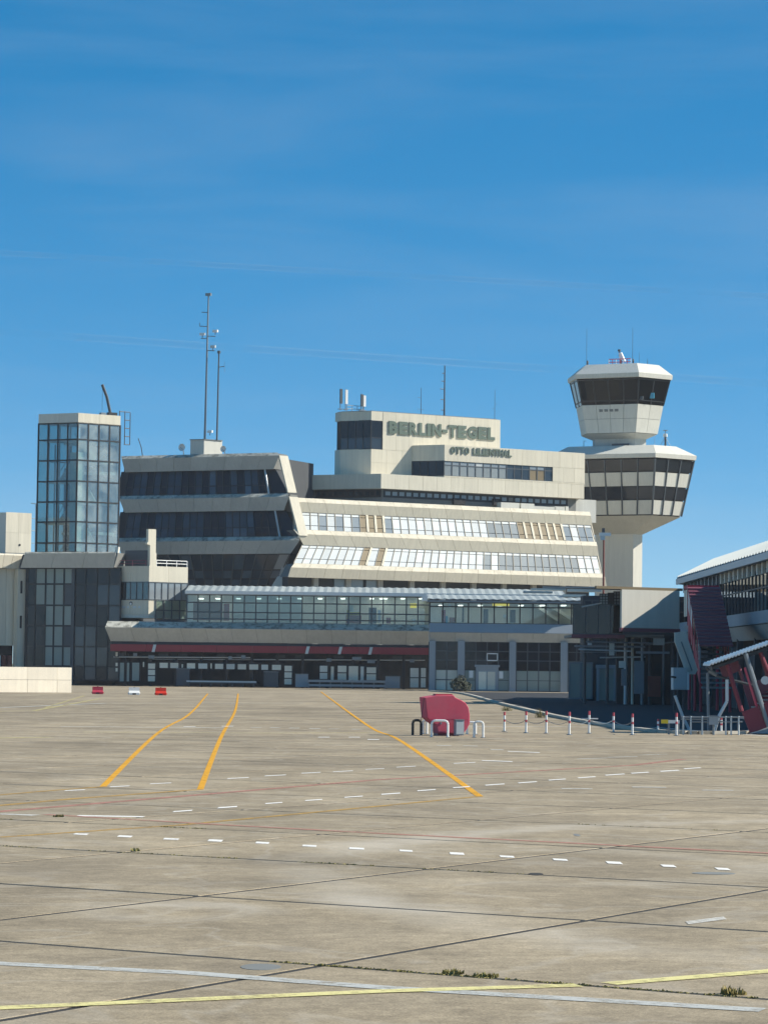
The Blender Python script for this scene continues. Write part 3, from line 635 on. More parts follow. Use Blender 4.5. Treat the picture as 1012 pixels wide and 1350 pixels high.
# ------------------------------------------------------------------ lettering
def letter(ch, wdt, hgt, dep, bold):
    key = ('L', ch, round(wdt, 2), round(hgt, 2))
    if key in CACHE: return CACHE[key]
    cu = bpy.data.curves.new('letter', 'FONT'); cu.body = ch; cu.size = 1; cu.extrude = .1; cu.offset = bold; cu.resolution_u = 3
    ob = bpy.data.objects.new('tmp', cu); COL.objects.link(ob); dg = bpy.context.evaluated_depsgraph_get(); me = bpy.data.meshes.new_from_object(ob.evaluated_get(dg)); bpy.data.objects.remove(ob)
    xs = [v.co.x for v in me.vertices]; ys = [v.co.y for v in me.vertices]; zs = [v.co.z for v in me.vertices]
    for v in me.vertices:
        x = (v.co.x - min(xs)) / max(1e-6, max(xs) - min(xs)); y = (v.co.y - min(ys)) / max(1e-6, max(ys) - min(ys)); z = (v.co.z - min(zs)) / max(1e-6, max(zs) - min(zs))
        v.co = Vector((x * wdt, -z * dep, y * hgt))
    bm = bmesh.new(); bm.from_mesh(me); bmesh.ops.recalc_face_normals(bm, faces=bm.faces); bm.to_mesh(me); bm.free()
    me.materials.clear(); me.materials.append(MATS['sign_green']); CACHE[key] = me; return me
WID = {'I': .42, '-': .6, 'T': .95, 'O': 1.1, 'N': 1.1, 'L': .85, 'A': 1.05, 'H': 1.05, ' ': .7, 'G': 1.08}
def sign(name, label, text, F, x0, x1, z0, z1, y, dep, bold):
    t = thing(name, label, 'sign', F, p=(x0, y, z0)); tot = sum(WID.get(c, 1) for c in text); u = (x1 - x0) / tot; x = x0
    for c in text:
        wd = WID.get(c, 1) * u
        if c != ' ':
            h = z1 - z0; hh, zo = (h * .24, h * .36) if c == '-' else (h, 0)
            newobj('letter', letter(c, wd * .88, hh, dep, bold), F.M @ Matrix.Translation((x + wd * .06, y, z0 + zo)), t)
        x += wd
zt = [FU.Z(512, 556, YS), FU.Z(512, 572.5, YS), FU.Z(651, 563, YS), FU.Z(651, 580, YS)]
sign('roof_sign', 'bold green block letters spelling the airport name high on cream wall', 'BERLIN-TEGEL', FU, FU.X(511, 565, YS), FU.X(652, 571, YS), (zt[1] + zt[3]) / 2, (zt[0] + zt[2]) / 2, YS - .06, .12, .05)
zt = [FU.Z(594, 589, YM), FU.Z(594, 598.5, YM), FU.Z(672, 593, YM), FU.Z(672, 602, YM)]
sign('roof_sign', 'smaller green letters on middle box beneath the larger lettering', 'OTTO LILIENTHAL', FU, FU.X(593, 594, YM), FU.X(674, 598, YM), (zt[1] + zt[3]) / 2, (zt[0] + zt[2]) / 2, YM - .06, .1, .035)

# ------------------------------------------------------------------ control tower
FT = Fr(813.6, 402, -24)
ct = thing('control_tower', 'hexagonal control tower with flared glazed cab above a wide two storey drum', 'tower', FT)
def hexv(a, b, z): h = b * .866; return [Vector(p) for p in ((-a, -h, z), (a, -h, z), (a + b / 2, 0, z), (a, h, z), (-a, h, z), (-a - b / 2, 0, z))]
def frustum(lo, hi, m, name, shrink=0.0):
    a0, b0, z0 = lo; a1, b1, z1 = hi
    return MB().loft(hexv(a0 - shrink, b0 - shrink * .6, z0), hexv(a1 - shrink, b1 - shrink * .6, z1)).build(name, m, ct, FT)
def faces(lo, hi):
    A, B = hexv(*hi), hexv(*lo)
    return [Q(A[i], A[(i + 1) % 6], B[(i + 1) % 6], B[i], ref=(0, 0, (lo[2] + hi[2]) / 2)) for i in range(6)]
def hexpanels(part, lo, hi, nf, ns, rows, m, gap=.06, name='panel', o0=-.1, o1=0.0):
    for i, q in enumerate(faces(lo, hi)): tiles(part, FT, q, even(nf if i in (0, 3) else ns), even(rows), m, name, gap, o0, o1)
def zt_(y): return (883.7 - y) * 402 / 3600 + 2.5
zz = zt_
# shaft
sh = frustum((2.79, 1.75, 0), (2.79, 1.75, zz(703)), 'white_panel', 'shaft')
# flared underside and drum
frustum((2.85, 1.8, zz(705)), (6.76, 5.66, zz(682.5)), 'concrete', 'flare')
d0, d1, d2, d3, d4 = (6.76, 5.66, zz(682)), (7.05, 6.2, zz(662)), (7.3, 6.63, zz(645.5)), (7.5, 7.2, zz(626)), (7.72, 7.54, zz(609.5))
dc = MB().loft(hexv(d0[0] - .25, d0[1] - .2, d0[2]), hexv(d4[0] - .25, d4[1] - .2, d4[2])).build('drum', 'black', ct, FT)
def drum_row(lo, hi, m, gap, name): hexpanels(dc, lo, hi, 6, 3, 1, m, gap, name, -.12, 0)
drum_row(d0, d1, 'white_panel', .22, 'panel'); drum_row(d2, d3, 'white_panel', .22, 'panel')
drum_row(d1, d2, 'glass_dark', .2, 'pane'); drum_row(d3, d4, 'glass_dark', .2, 'pane')
for lo, hi in ((d0, d4),):
    for i, q in enumerate(faces(lo, hi)):
        bars(dc, FT, q, even(6 if i in (0, 3) else 3), [], 'mid_frame', .16, -.05, .16)
r0, r1, r2 = (7.88, 7.9, zz(608.5)), (7.92, 8.0, zz(603)), (6.55, 4.4, zz(590))
MB().loft(hexv(*r0), hexv(*r1)).build('drum_fascia', 'white_panel', ct, FT)
rf = MB().loft(hexv(r1[0] - .1, r1[1] - .1, r1[2]), hexv(r2[0] - .1, r2[1] - .1, r2[2] - .06)).build('drum_roof', 'concrete', ct, FT)
hexpanels(rf, r1, r2, 2, 2, 1, 'white_panel', .03)
# neck and cab
frustum((3.1, 2.1, zz(592)), (3.1, 2.1, zz(576.5)), 'concrete', 'neck')
MB().box(-.4, 2.2, -2.15, -1.9, zz(591), zz(586)).build('door', 'mid_frame', ct, FT)
frustum((3.15, 2.15, zz(579.5)), (3.78, 4.25, zz(573.5)), 'concrete', 'cab_flare')
c0, c1, c2 = (3.8, 4.28, zz(573.2)), (4.3, 4.97, zz(536)), (4.74, 6.07, zz(502))
cb = MB().loft(hexv(c0[0] - .2, c0[1] - .15, c0[2] + .02), hexv(c1[0] - .2, c1[1] - .15, c1[2] - .02)).build('cab_wall', 'concrete_dark', ct, FT)
hexpanels(cb, c0, c1, 4, 2, 2, 'white_panel', .05)
fq = faces(c0, c1)[0]
for i in range(4): fq.cell(.3 + i * .095, .365 + i * .095, .16, .25, 0, .06).build('letter', 'concrete_dark', cb, FT)
cg = MB().loft(hexv(c1[0] - .3, c1[1] - .2, c1[2] - .05), hexv(c1[0] - .3, c1[1] - .2, c1[2] + .75)).build('cab_window', 'black', ct, FT)
for i, q in enumerate(faces(c1, c2)):
    n = 4 if i in (0, 3) else 2
    tiles(cg, FT, q, even(n), [0, 1], 'glass_cab', 'pane', .06, -.04, 0)
    bars(cg, FT, q, even(n), [.06, .86], 'dark_frame', .16, -.1, .06)
MB().loft(hexv(2.4, 2.2, c1[2]), hexv(2.4, 2.2, c2[2])).build('inner_wall', 'black', cg, FT)
MB().box(-4, 5, -4.2, -3.9, c1[2] + .6, c1[2] + 1.1).build('desk', 'mid_frame', cg, FT)
for (x, y_, w_, m) in ((-3.4, -3.8, .5, 'white_panel'), (-2.5, -3.8, .5, 'white_panel'), (4.2, -3.4, .35, 'screen_cyan')):
    MB().box(x, x + w_, y_ - .1, y_, c1[2] + 1.1, c1[2] + (1.5 if m == 'white_panel' else 2.2)).build('monitor', m, cg, FT)
MB().box(4.4, 6.2, -2.6, -2.4, c1[2] + .9, c1[2] + 1.7).build('monitor', 'screen_cyan', cg, FT)
MB().loft(hexv(4.87, 6.5, zz(502)), hexv(4.9, 6.6, zz(496.5))).build('cab_fascia', 'white_panel', ct, FT)
rf = MB().loft(hexv(4.8, 6.5, zz(496.6)), hexv(3.8, 4.2, zz(482.6))).build('cab_roof', 'concrete', ct, FT)
hexpanels(rf, (4.9, 6.6, zz(496.4)), (3.9, 4.28, zz(482)), 1, 1, 1, 'white_panel', .03)

# ------------------------------------------------------------------ glass stair tower on the left
FGR = Fr(101.5, 335, 36, py=640); FGL = FGR.floor((0, 0, 0), -26)
gt = thing('stair_tower', 'tall glazed stair tower with pale concrete cap at left end of terminal', 'tower', FGR)
xr = FGR.X(159, 552); xl = -FGL.X(51.5, 552)         # face lengths
ztop = FGR.Z(103.7, 544.2); zcap = (FGR.Z(103.7, 558.5) + FGL.Z(52, 558)) / 2; zbot = FGR.Z(100, 728)
def gl2r(p): return FGR.I @ (FGL.M @ Vector(p))      # left-face coordinates to the tower frame
A0 = Vector((0, 0, 0)); A1 = Vector((xr, 0, 0)); A3 = gl2r((-xl, 0, 0)); A2 = A1 + A3
def zv(p, z): return Vector((p.x, p.y, z))
cap = MB().ez([(p.x, p.y) for p in (A0, A1, A2, A3)], zcap, ztop - .12)
cap.build('cap', 'concrete_dark', gt, FGR)
for (p, q_, m, n) in ((A0, A1, 'cream', 2), (A3, A0, 'white_panel', 2)):
    qq = Q(zv(p, ztop), zv(q_, ztop), zv(q_, zcap), zv(p, zcap), ref=zv(A2 * .5, zcap)); tiles(gt, FGR, qq, even(n), [0, 1], m, 'cap_panel', .02, -.1, .05)
rows_y = [559, 579, 606.3, 634, 661, 687.7, 715.4, 728]
zr = [FGR.Z(101.5, y) for y in rows_y]; zr[0] = zcap
vsr = [(zcap - z) / (zcap - zr[-1]) for z in zr]
def face_glass(p, q_, n, pane, full=True):
    qq = Q(zv(p, zcap), zv(q_, zcap), zv(q_, zr[-1]), zv(p, zr[-1]), ref=zv(A2 * .5, zcap - 5))
    return glazing(gt, FGR, qq, even(n), vsr, pane, 'dark_frame', .17, 'glass_wall')
face_glass(A0, A1, 4, 'glass_bright'); face_glass(A3, A0, 4, 'glass_tower'); face_glass(A2, A3, 4, 'glass_clear')
# opaque core at the back right, landings and stair flights inside
MB().ez([(A1.x - .1, .4), (A1.x + .15, .4), (A2.x + .15, A2.y), (A2.x - .1, A2.y)], 0, zcap).build('core_wall', 'dark_wall', gt, FGR)
uL = A3.normalized(); uR = Vector((1, 0, 0))
def pt(a, b, z): v = uR * (a * xr) + uL * (b * xl); return Vector((v.x, v.y, z))
lv = [zr[-1] - 4.2 + i * 2.55 for i in range(9)]
for i, z in enumerate(lv):
    if z > zcap - 1.5: break
    if i % 2 == 0:
        P = [pt(.62, .12, z), pt(.95, .12, z), pt(.95, .8, z), pt(.62, .8, z)]
    else:
        P = [pt(.08, .15, z), pt(.34, .15, z), pt(.34, .9, z), pt(.08, .9, z)]
    MB().loft(P, [p + Vector((0, 0, .28)) for p in P]).build('landing', 'concrete', gt, FGR)
    if i + 1 < len(lv) and lv[i + 1] < zcap - 1.5:
        z2 = lv[i + 1]; (u0, u1) = (.62, .34) if i % 2 == 0 else (.34, .62); b0, b1 = ((.15, .45) if i % 2 == 0 else (.5, .85))
        P = [pt(u0, b0, z), pt(u0, b1, z), pt(u1, b1, z2), pt(u1, b0, z2)]
        MB().loft(P, [p + Vector((0, 0, .3)) for p in P]).build('stair_flight', 'white_panel', gt, FGR)
        rl = MB()
        for bb in (b0, b1): rl.tube(pt(u0, bb, z + 1.2), pt(u1, bb, z2 + 1.2), .05, n=5)
        for t in (0, .33, .66, 1): rl.tube(pt(lerp(u0, u1, t), b0, lerp(z, z2, t) + .2), pt(lerp(u0, u1, t), b0, lerp(z, z2, t) + 1.2), .035, n=4)
        rl.build('handrail', 'mid_frame', gt, FGR)
for k_ in (1, 2, 3, 4):
    z = zr[-1] + k_ * 3.75 - 1.5
    P = [pt(.03, .03, z), pt(.97, .03, z), pt(.97, .97, z), pt(.03, .97, z)]
    if z < zcap - 2: MB().loft([pt(.55, .04, z), pt(.96, .04, z), pt(.96, .96, z), pt(.55, .96, z)], [pt(.55, .04, z + .35), pt(.96, .04, z + .35), pt(.96, .96, z + .35), pt(.55, .96, z + .35)]).build('floor_slab', 'concrete', gt, FGR)
P = [pt(.58, .4, 0), pt(.97, .4, 0), pt(.97, .96, 0), pt(.58, .96, 0)]  # added dark box, stands in for the wing mirrored in the glass
MB().loft(P, [zv(p, FGR.Z(130, 616)) for p in P]).build('dark_reflection_box', 'dark_wall', gt, FGR)
for b_ in (.3, .62):
    for k_ in (.3, .6): MB().loft([pt(b_, .95 - k_ * .2, zr[-1]), pt(b_ + .02, .95 - k_ * .2, zr[-1]), pt(b_ + .02, .97 - k_ * .2, zr[-1]), pt(b_, .97 - k_ * .2, zr[-1])], [pt(b_, .95 - k_ * .2, zcap - 2.5), pt(b_ + .02, .95 - k_ * .2, zcap - 2.5), pt(b_ + .02, .97 - k_ * .2, zcap - 2.5), pt(b_, .97 - k_ * .2, zcap - 2.5)]).build('inner_post', 'mid_frame', gt, FGR)
P = [pt(.04, .05, zr[-1]), pt(.22, .05, zr[-1]), pt(.22, .22, zr[-1]), pt(.04, .22, zr[-1])]
MB().loft(P, [zv(p, FGR.Z(105, 596)) for p in P]).build('inner_pillar', 'white_panel', gt, FGR)
MB().ez([(p.x, p.y) for p in (A0, A1, A2, A3)], 0, zr[-1] - .1).build('base', 'dark_wall', gt, FGR)
# things on its roof
o = thing('roof_davit', 'bent dark davit arm standing on top of the stair tower', 'davit', FGR, p=pt(.55, .3, ztop))
dv = FGR.P(147, 543, 1.2); dv2 = FGR.P(135, 507, 1.2); dv3 = FGR.P(141, 523, 1.2)
MB().path([zv(dv, ztop - .15), dv3, dv2], .19).build('arm', 'mid_frame', o, FGR)
MB().tube(dv2 + Vector((.05, 0, 0)), Vector((dv2.x + .05, dv2.y, ztop + .6)), .02, n=4).build('cable', 'dark_frame', o, FGR)
MB().box(dv.x - .5, dv.x + .7, .9, 1.5, ztop - .12, ztop + .45).build('winch', 'dark_frame', o, FGR)
MB().box(dv.x - 1.6, dv.x - .9, .9, 1.4, ztop - .12, ztop + .35).build('winch_box', 'steel', o, FGR)
o = thing('cage_ladder', 'dark caged ladder frame rising beside stair tower cap', 'ladder', FGR, p=A1)
la, lb = FGR.P(158, 541.5, .8), FGR.P(172, 543.5, .8); lz = FGR.Z(165, 586, .8)
mb = MB()
for x in (la.x, lerp(la.x, lb.x, .5), lb.x): mb.tube((x, .8, lz if x > la.x else ztop - 1), (x, .8, la.z - (0 if x < lb.x else .2)), .06, n=5)
mb.build('rail', 'mid_frame', o, FGR)
for i in range(5):
    z = lerp(la.z - .1, lz, i / 4); MB().tube((lerp(la.x, lb.x, .45 if i else 0), .8, z), (lb.x, .8, z), .055, n=5).build('rung', 'mid_frame', o, FGR)

# ------------------------------------------------------------------ low hall on the left
FL0 = Fr(27, 325, -18, py=750)
lh = thing('low_hall', 'low concrete hall with tall dark glazing beneath the stair tower', 'building', FL0)
_, g1 = band(lh, FL0, (33, 728, 153, 727), (33, 730, 153, 729), (27, 749, 150, 748.5), .5, .2, .9, 3, 'concrete', 'concrete_cap', depth=5)
z1_, z0_ = g1[4].z, 0.2
x35, x96, x150 = FL0.X(36, 800, 1.6), FL0.X(96.5, 800, 1.6), FL0.X(158, 800, 1.6)
MB().box(g1[0].x - 3, x150 + 1, 5.5, 10, 0, g1[0].z - .1).build('back_wall', 'dark_wall', lh, FL0)
zz_ = lambda y: FL0.Z(70, y, 1.6)
rws = [z1_, zz_(770), zz_(798), zz_(825), zz_(852), zz_(878), .6]
q = Q((x35, 1.6, z1_), (x96, 1.6, z1_), (x96, 1.6, .6), (x35, 1.6, .6)); vv = [(z1_ - z) / (z1_ - .6) for z in rws]
lit_ = {(i, j) for i in (1, 2, 3, 4) for j in range(5) if not (i == 1 and j > 1)}  # these panes carry the glazing's reflected light in their pale green colour
glazing(lh, FL0, q, [0, .18, .4, .59, .8, 1], vv, lambda i, j: 'glass_dark' if (i, j) not in lit_ else ('mid_frame' if (i, j) in ((4, 1), (4, 3)) else 'frosted_green'), 'dark_frame', .2, 'glass_wall')
q = Q((x96, 1.75, z1_), (x150, 1.75, z1_), (x150, 1.75, .6), (x96, 1.75, .6))
rr = random.Random(5)
glazing(lh, FL0, q, even(4), vv, lambda i, j: 'glass_blue' if rr.random() < .5 else 'glass_dark', 'dark_frame', .18, 'glass_wall')
MB().box(x96 - .2, x96 + .2, 1.5, 1.95, 0, z1_).build('column', 'mid_frame', lh, FL0)
# sunlit return on the far left with its pillar
FLR = FL0.floor((g1[4].x - .2, .9, 0), 40)
zt1, zb1 = g1[0].z, g1[4].z
x0 = FLR.X(-30, 740); 
_, g2 = band(lh, FLR, (-30, 730, 31, 729), (-30, 732, 30, 731), (-30, 749, 25, 748.5), .3, 0, .4, 5, 'cream', 'cream_cap', depth=3)
zw_ = FLR.Z(10, 851, 1.2)
for i in range(4):
    xa = FLR.X(-30, 800, 1.2); xb = FLR.X(20.5, 800, 1.2)
    MB().box(lerp(xa, xb, i / 4) + .02, lerp(xa, xb, (i + 1) / 4) - .02, 1.2, 2.0, zw_, g2[4].z).build('wall_panel', 'cream', lh, FLR)
MB().box(FLR.X(-30, 800, 1.5), FLR.X(20.5, 800, 1.5), 1.9, 3, 0, zw_).build('lower_wall', 'black', lh, FLR)
pa, pb = FLR.X(23.5, 800, .2), FLR.X(33.5, 800, .2)
pil = MB().box(pa, pb, .2, 1.0, 0, g2[4].z - .05).build('pillar', 'cream', lh, FLR)
for yy in (774, 820): zc_ = FLR.Z(28, yy, .2); MB().box(pa + .35, pa + .62, .17, .3, zc_ - .75, zc_ + .75).build('slot', 'black', pil, FLR)
for (a_, b_) in ((-4, 1.5), (4, 8), (11, 16)):
    MB().box(FLR.X(a_, 870, 1.0), FLR.X(b_, 870, 1.0), 1.0, 1.5, FLR.Z(8, 885, 1), FLR.Z(8, 864, 1)).build('stacked_crate', 'rust_pole' if a_ > 3 else 'pale_metal', lh, FLR)
# white plant box on its roof
FB = Fr(8, 331, 36, py=700)
o = thing('plant_room', 'white box shaped plant room on flat roof at the far left edge', 'plant room', FB)
xb = FB.X(42, 690); zb1_, zb0_ = FB.Z(20, 675.5), FB.Z(20, 729)
MB().ez([(.05, .05), (xb - .05, .05), (xb - 2.6, 4), (-2.6, 4)], zb0_ - 8, zb1_ - .05).build('box', 'white_panel', o, FB)
q = Q((0, 0, zb1_), (xb, 0, zb1_), (xb, 0, zb0_), (0, 0, zb0_)); tiles(o, FB, q, even(2), even(2), 'cream', 'panel', .02, -.05, 0)
MB().tube((xb * .55, -.05, zb0_ + 1.0), (xb * .55, .05, zb0_ + 1.0), .14).build('vent', 'dark_frame', o, FB)
o = thing('roof_rail', 'thin grey handrail and pole between white plant room and glass stair tower', 'handrail', FB)
mb = MB(); xa, xb2 = FB.X(40.5, 700, 1), FB.X(47, 700, 1); z_a, z_b = FB.Z(44, 664, 1), FB.Z(44, 729, 1)
MB().tube((xb2, 1, z_b), (xb2, 1, z_a), .05, n=5).build('post', 'steel', o, FB); MB().path([(xb2, 1, z_a), (xa, 1, z_a + .05)], .05, n=5).build('top_arm', 'steel', o, FB)
for t in (.3, .55, .8): MB().tube((xa + .2, 1, lerp(z_a, z_b, t)), (xb2, 1, lerp(z_a, z_b, t)), .04, n=5).build('rail', 'steel', o, FB)
# pale block wall on the apron
FBW = Fr(95, 236, 36, py=900)
o = thing('block_wall', 'low pale concrete block wall at left edge of the apron', 'wall', FBW)
zt_w = FBW.Z(60, 879.5); pxs = [-60, -25, 37, 76, 95]
xs_ = [FBW.X(p, 895) for p in pxs]
for i in range(4):
    for j in range(2):
        MB().box(xs_[i] + .012, xs_[i + 1] - .012, 0 + random.uniform(0, .03), .9, .01 + j * zt_w / 2, (j + 1) * zt_w / 2 - .012).build('block', 'block_wall', o, FBW)
# traffic barriers
def barrier(px, pyb, label, m, F=None):
    p = gp(px, pyb); F = Fr(O=(p.x, p.y, 0), phi=8)
    o = thing('traffic_barrier', label, 'barrier', F, 'water filled barriers on the apron')
    prof = [(-.28, 0), (-.28, .16), (-.12, .34), (-.1, .62), (.1, .62), (.12, .34), (.28, .16), (.28, 0)]
    MB().ex(prof, -.44, .44).build('body', m, o, F)
    for s in (-1, 1): MB().tube((s * .44, 0, .12), (s * .5, 0, .12), .07).build('connector', m, o, F); 
    MB().box(-.14, .14, -.3, -.27, .02, .13).build('fork_slot', 'dark_frame', o, F); MB().tube((0, 0, .62), (0, 0, .66), .06).build('filler_cap', 'dark_frame', o, F)
barrier(129, 915, 'red traffic barrier beside the pale block wall', 'red_paint'); barrier(177, 916, 'white traffic barrier between the two red ones', 'white_paint'); barrier(212, 916.5, 'bright orange red traffic barrier right of the white one', 'red_bright')

# ------------------------------------------------------------------ white control pod
FPR = Fr(196.3, 322, 36, py=780); FPL = FPR.floor((0, 0, 0), -24)
pod = thing('apron_control_pod', 'white two storey lookout pod with glass strip above the concourse roof', 'pod', FPR)
pr = FPR.X(248, 757); plx = -FPL.X(148.5, 757)
def pl2r(p): return FPR.I @ (FPL.M @ Vector(p))
B3 = pl2r((-plx, 0, 0)); B1 = Vector((pr, 0, 0)); B2 = B1 + B3
zp = [(FPR.Z(197, y) + FPL.Z(197, y)) / 2 for y in (746, 767.5, 790.5, 810)]
def pfoot(k=0.0): return [(k * .4, k), (pr - k, k), (B2.x - k * .4, B2.y - k), (B3.x + k, B3.y)]
MB().ez(pfoot(.12), zp[1] + .02, zp[0] - .05).build('upper_body', 'white_panel', pod, FPR)
MB().ez(pfoot(.12), 8, zp[2]).build('lower_body', 'white_panel', pod, FPR)
MB().ez(pfoot(.7), zp[2], zp[1] + .05).build('inner_room', 'dark_wall', pod, FPR)
for (p, q_, nn) in ((A0, B1, 1), (B3, A0, 1)):
    for (a_, b_, k) in ((0, 1, 0), (2, 3, 1)):
        qq = Q(zv(p, zp[a_]), zv(q_, zp[a_]), zv(q_, zp[b_]), zv(p, zp[b_]), ref=zv(B2 * .5, 10)); tiles(pod, FPR, qq, even(2), [0, 1], 'cream', 'panel', .02, -.1, 0)
    qq = Q(zv(p, zp[1]), zv(q_, zp[1]), zv(q_, zp[2]), zv(p, zp[2]), ref=zv(B2 * .5, 10))
    glazing(pod, FPR, qq, even(6), [0, 1], 'glass_grey' if p is A0 else 'glass_clear', 'mid_frame', .1)
# lower right glazed lean-to
qq = Q((pr * .18, -.04, zp[2]), (pr, -.04, zp[2]), (pr, -.04, zp[3] - .7), (pr * .18, -.04, zp[3] - .7)); glazing(pod, FPR, qq, even(4), [0, .5, 1], 'glass_clear', 'mid_frame', .12)
# fin and struts on top
fx0, fx1 = FPR.X(197, 720), FPR.X(206.5, 720); fz = FPR.Z(200, 697.5)
MB().ey([(fx0, zp[0] - .1), (fx1 + .05, zp[0] - .1), (fx1 + .05, zp[0] + 1.5), (fx1 - .05, zp[0] + 1.6), (fx1 - .05, fz), (fx0 - .1, fz), (fx0 - .1, fz - 1.5), (fx0 - .25, fz - 1.6), (fx0 - .25, fz - 1.8), (fx0 + .15, fz - 1.9), (fx0 + .15, zp[0] + .05)], .05, .55).build('fin', 'cream', pod, FPR)
s0, s1 = FPL.P(151.5, 745, .3), FPL.P(154.5, 721, .3)
MB().loft([s0 + Vector((-.2, 0, 0)), s0 + Vector((.2, 0, 0)), s0 + Vector((.2, .4, 0)), s0 + Vector((-.2, .4, 0))], [s1 + Vector((-.2, 0, 0)), s1 + Vector((.2, 0, 0)), s1 + Vector((.2, .4, 0)), s1 + Vector((-.2, .4, 0))]).build('strut', 'white_panel', pod, FPL)
mb = MB()
for h in (.35, .7): mb.tube((fx1 + .1, .1, zp[0] + h), (pr - .1, .1, zp[0] + h), .05, n=5)
for t in (0, .33, .66, 1): x = lerp(fx1 + .1, pr - .1, t); mb.tube((x, .1, zp[0] - .02), (x, .1, zp[0] + .72), .05, n=5)
mb.build('railing', 'white_paint', pod, FPR)
mb = MB()
for h in (.3, .65): mb.tube((-plx + .8, .1, zp[0] + h), (-.5, .1, zp[0] + h), .05, n=5)
for t in (0, .5, 1): x = lerp(-plx + .8, -.5, t); mb.tube((x, .1, zp[0] - .02), (x, .1, zp[0] + .67), .05, n=5)
mb.build('railing', 'red_corr', pod, FPL)
MB().box(-plx + 1.0, -.6, 1.2, 1.6, zp[0] - .05, zp[0] + 1.9).build('roof_screen', 'mid_frame', pod, FPL)
MB().tube((-plx * .48, -.05, zp[2] - .45), (-plx * .48, .0, zp[2] - .45), .22, n=12).build('lamp', 'dark_frame', pod, FPL)
MB().tube((-plx * .48, -.07, zp[2] - .5), (-plx * .48, -.05, zp[2] - .5), .14, n=12).build('lamp_lens', 'white_paint', pod, FPL)
for i, ln in enumerate((.5, .9, .35, .7, .45)):
    MB().box(-plx * .88 + i * .75, -plx * .88 + i * .75 + ln * .6, -.015, 0, zp[3] + .75, zp[3] + .98).build('faded_letter', 'pale_metal', pod, FPL)

# ------------------------------------------------------------------ concourse: glazed upper floor, folded parapet, red fascia, open ground floor
FC = Fr(350, 318, 0, py=850)
cc = thing('concourse', 'long two storey gate concourse with folded grey parapet and dark red fascia', 'building', FC)
_, gp_ = band(cc, FC, (142, 818, 568, 824.5), (138.5, 824, 569, 835), (146, 846, 567, 850), 1.3, 0, 1.2, 13, 'concrete', 'concrete_cap', depth=6)
x0c, x1c = gp_[4].x, gp_[5].x; zpb = gp_[4].z; zpt = gp_[0].z
zr1 = (FC.Z(200, 849.5, .9) + FC.Z(500, 853.5, .9)) / 2; zr0 = (FC.Z(200, 857.5, .9) + FC.Z(500, 864, .9)) / 2
n = 9
for i in range(n):
    MB().box(lerp(x0c, x1c, i / n) + .015, lerp(x0c, x1c, (i + 1) / n) - .015, .9, 1.2, zr0, min(zr1, zpb - .05)).build('red_fascia', 'red_band', cc, FC)
for px_ in (203, 405, 448, 488): x = FC.X(px_, 856, .85); MB().ey([(x - .25, zr0 - .05), (x + .1, zr0 - .05), (x + .3, zr1), (x - .05, zr1)], .8, .88).build('fascia_lamp', 'pale_metal', cc, FC)
# ground floor, recessed: soffit, back wall, columns, light panels and boxes standing in the bays
YB = 1.5
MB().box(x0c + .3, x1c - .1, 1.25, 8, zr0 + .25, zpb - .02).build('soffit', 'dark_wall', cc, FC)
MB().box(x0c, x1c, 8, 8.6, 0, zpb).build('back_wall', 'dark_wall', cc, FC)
def frame_panel(pxa, pya, pxb, pyb, m, y=YB, name='panel', split=0, d=.12):
    xa, za = FC.loc(pxa, pya, y); xb, zb = FC.loc(pxb, pyb, y); zb = max(zb, .03)
    o = MB().box(xa - .07, xb + .07, y + .02, y + d, zb - .02, za + .07).build(name, 'dark_frame', cc, FC)
    qq = Q((xa, y, za), (xb, y, za), (xb, y, zb), (xa, y, zb)); tiles(o, FC, qq, even(1), even(max(1, split)), m, 'pane', .12, -.02, .015)
for (a_, b_) in ((210, 222), (224, 236), (246, 258), (261, 274), (283, 295), (298, 310), (313, 325), (328, 341), (344, 354), (358, 371)):
    f_ = (a_ - 210) / 160
    frame_panel(a_, 873 + 3 * f_, b_, 881.3 + 3 * f_, 'frosted_cream' if (a_ // 3) % 3 else 'frosted', name='light_window')  # daylight from the far side put into the pale pane colour
for (a_, b_, y0, y1) in ((152, 156, 859, 866), (152, 156, 873, 879), (152, 156, 880, 886), (188, 191, 872, 880), (239, 242, 875, 881), (277, 280, 874, 882)): frame_panel(a_, y0, b_, y1, 'frosted_cream', y=1.6, name='light_window')
for (a_, b_, y0, y1) in ((158, 164, 873, 899), (167, 171, 873, 899), (174, 184, 873, 898)): frame_panel(a_, y0, b_, y1, 'frosted_green', name='door_leaf')
frame_panel(195, 874, 205, 899, 'frosted_cream', 1.45, 'door_leaf', 3); frame_panel(374.5, 877, 385, 903, 'frosted_cream', 1.45, 'door_leaf', 3)
frame_panel(421, 877, 432, 896, 'frosted', 1.55, 'door_leaf', 2); frame_panel(435.5, 878, 440.5, 897, 'frosted_cream', 1.55, 'door_leaf'); frame_panel(444.5, 877, 457, 897, 'frosted_cream', 1.55, 'door_leaf', 2); frame_panel(459, 877.5, 472.5, 898, 'frosted_cream', 1.55, 'door_leaf', 1)
frame_panel(474.5, 878, 480, 898, 'frosted', 1.55, 'door_leaf'); frame_panel(482.5, 879, 496, 897.5, 'frosted_cream', 1.55, 'door_leaf', 2)
frame_panel(540, 880, 552, 907, 'frosted', 1.5, 'door_leaf', 2); frame_panel(554, 880, 561.5, 907, 'frosted', 1.5, 'door_leaf', 2)
for i in range(12):
    x = lerp(x0c + .8, x1c - 1, (i + .3) / 12); MB().box(x - .16, x + .16, 2.1, 2.45, 0, zr0 + .3).build('column', 'dark_frame', cc, FC)
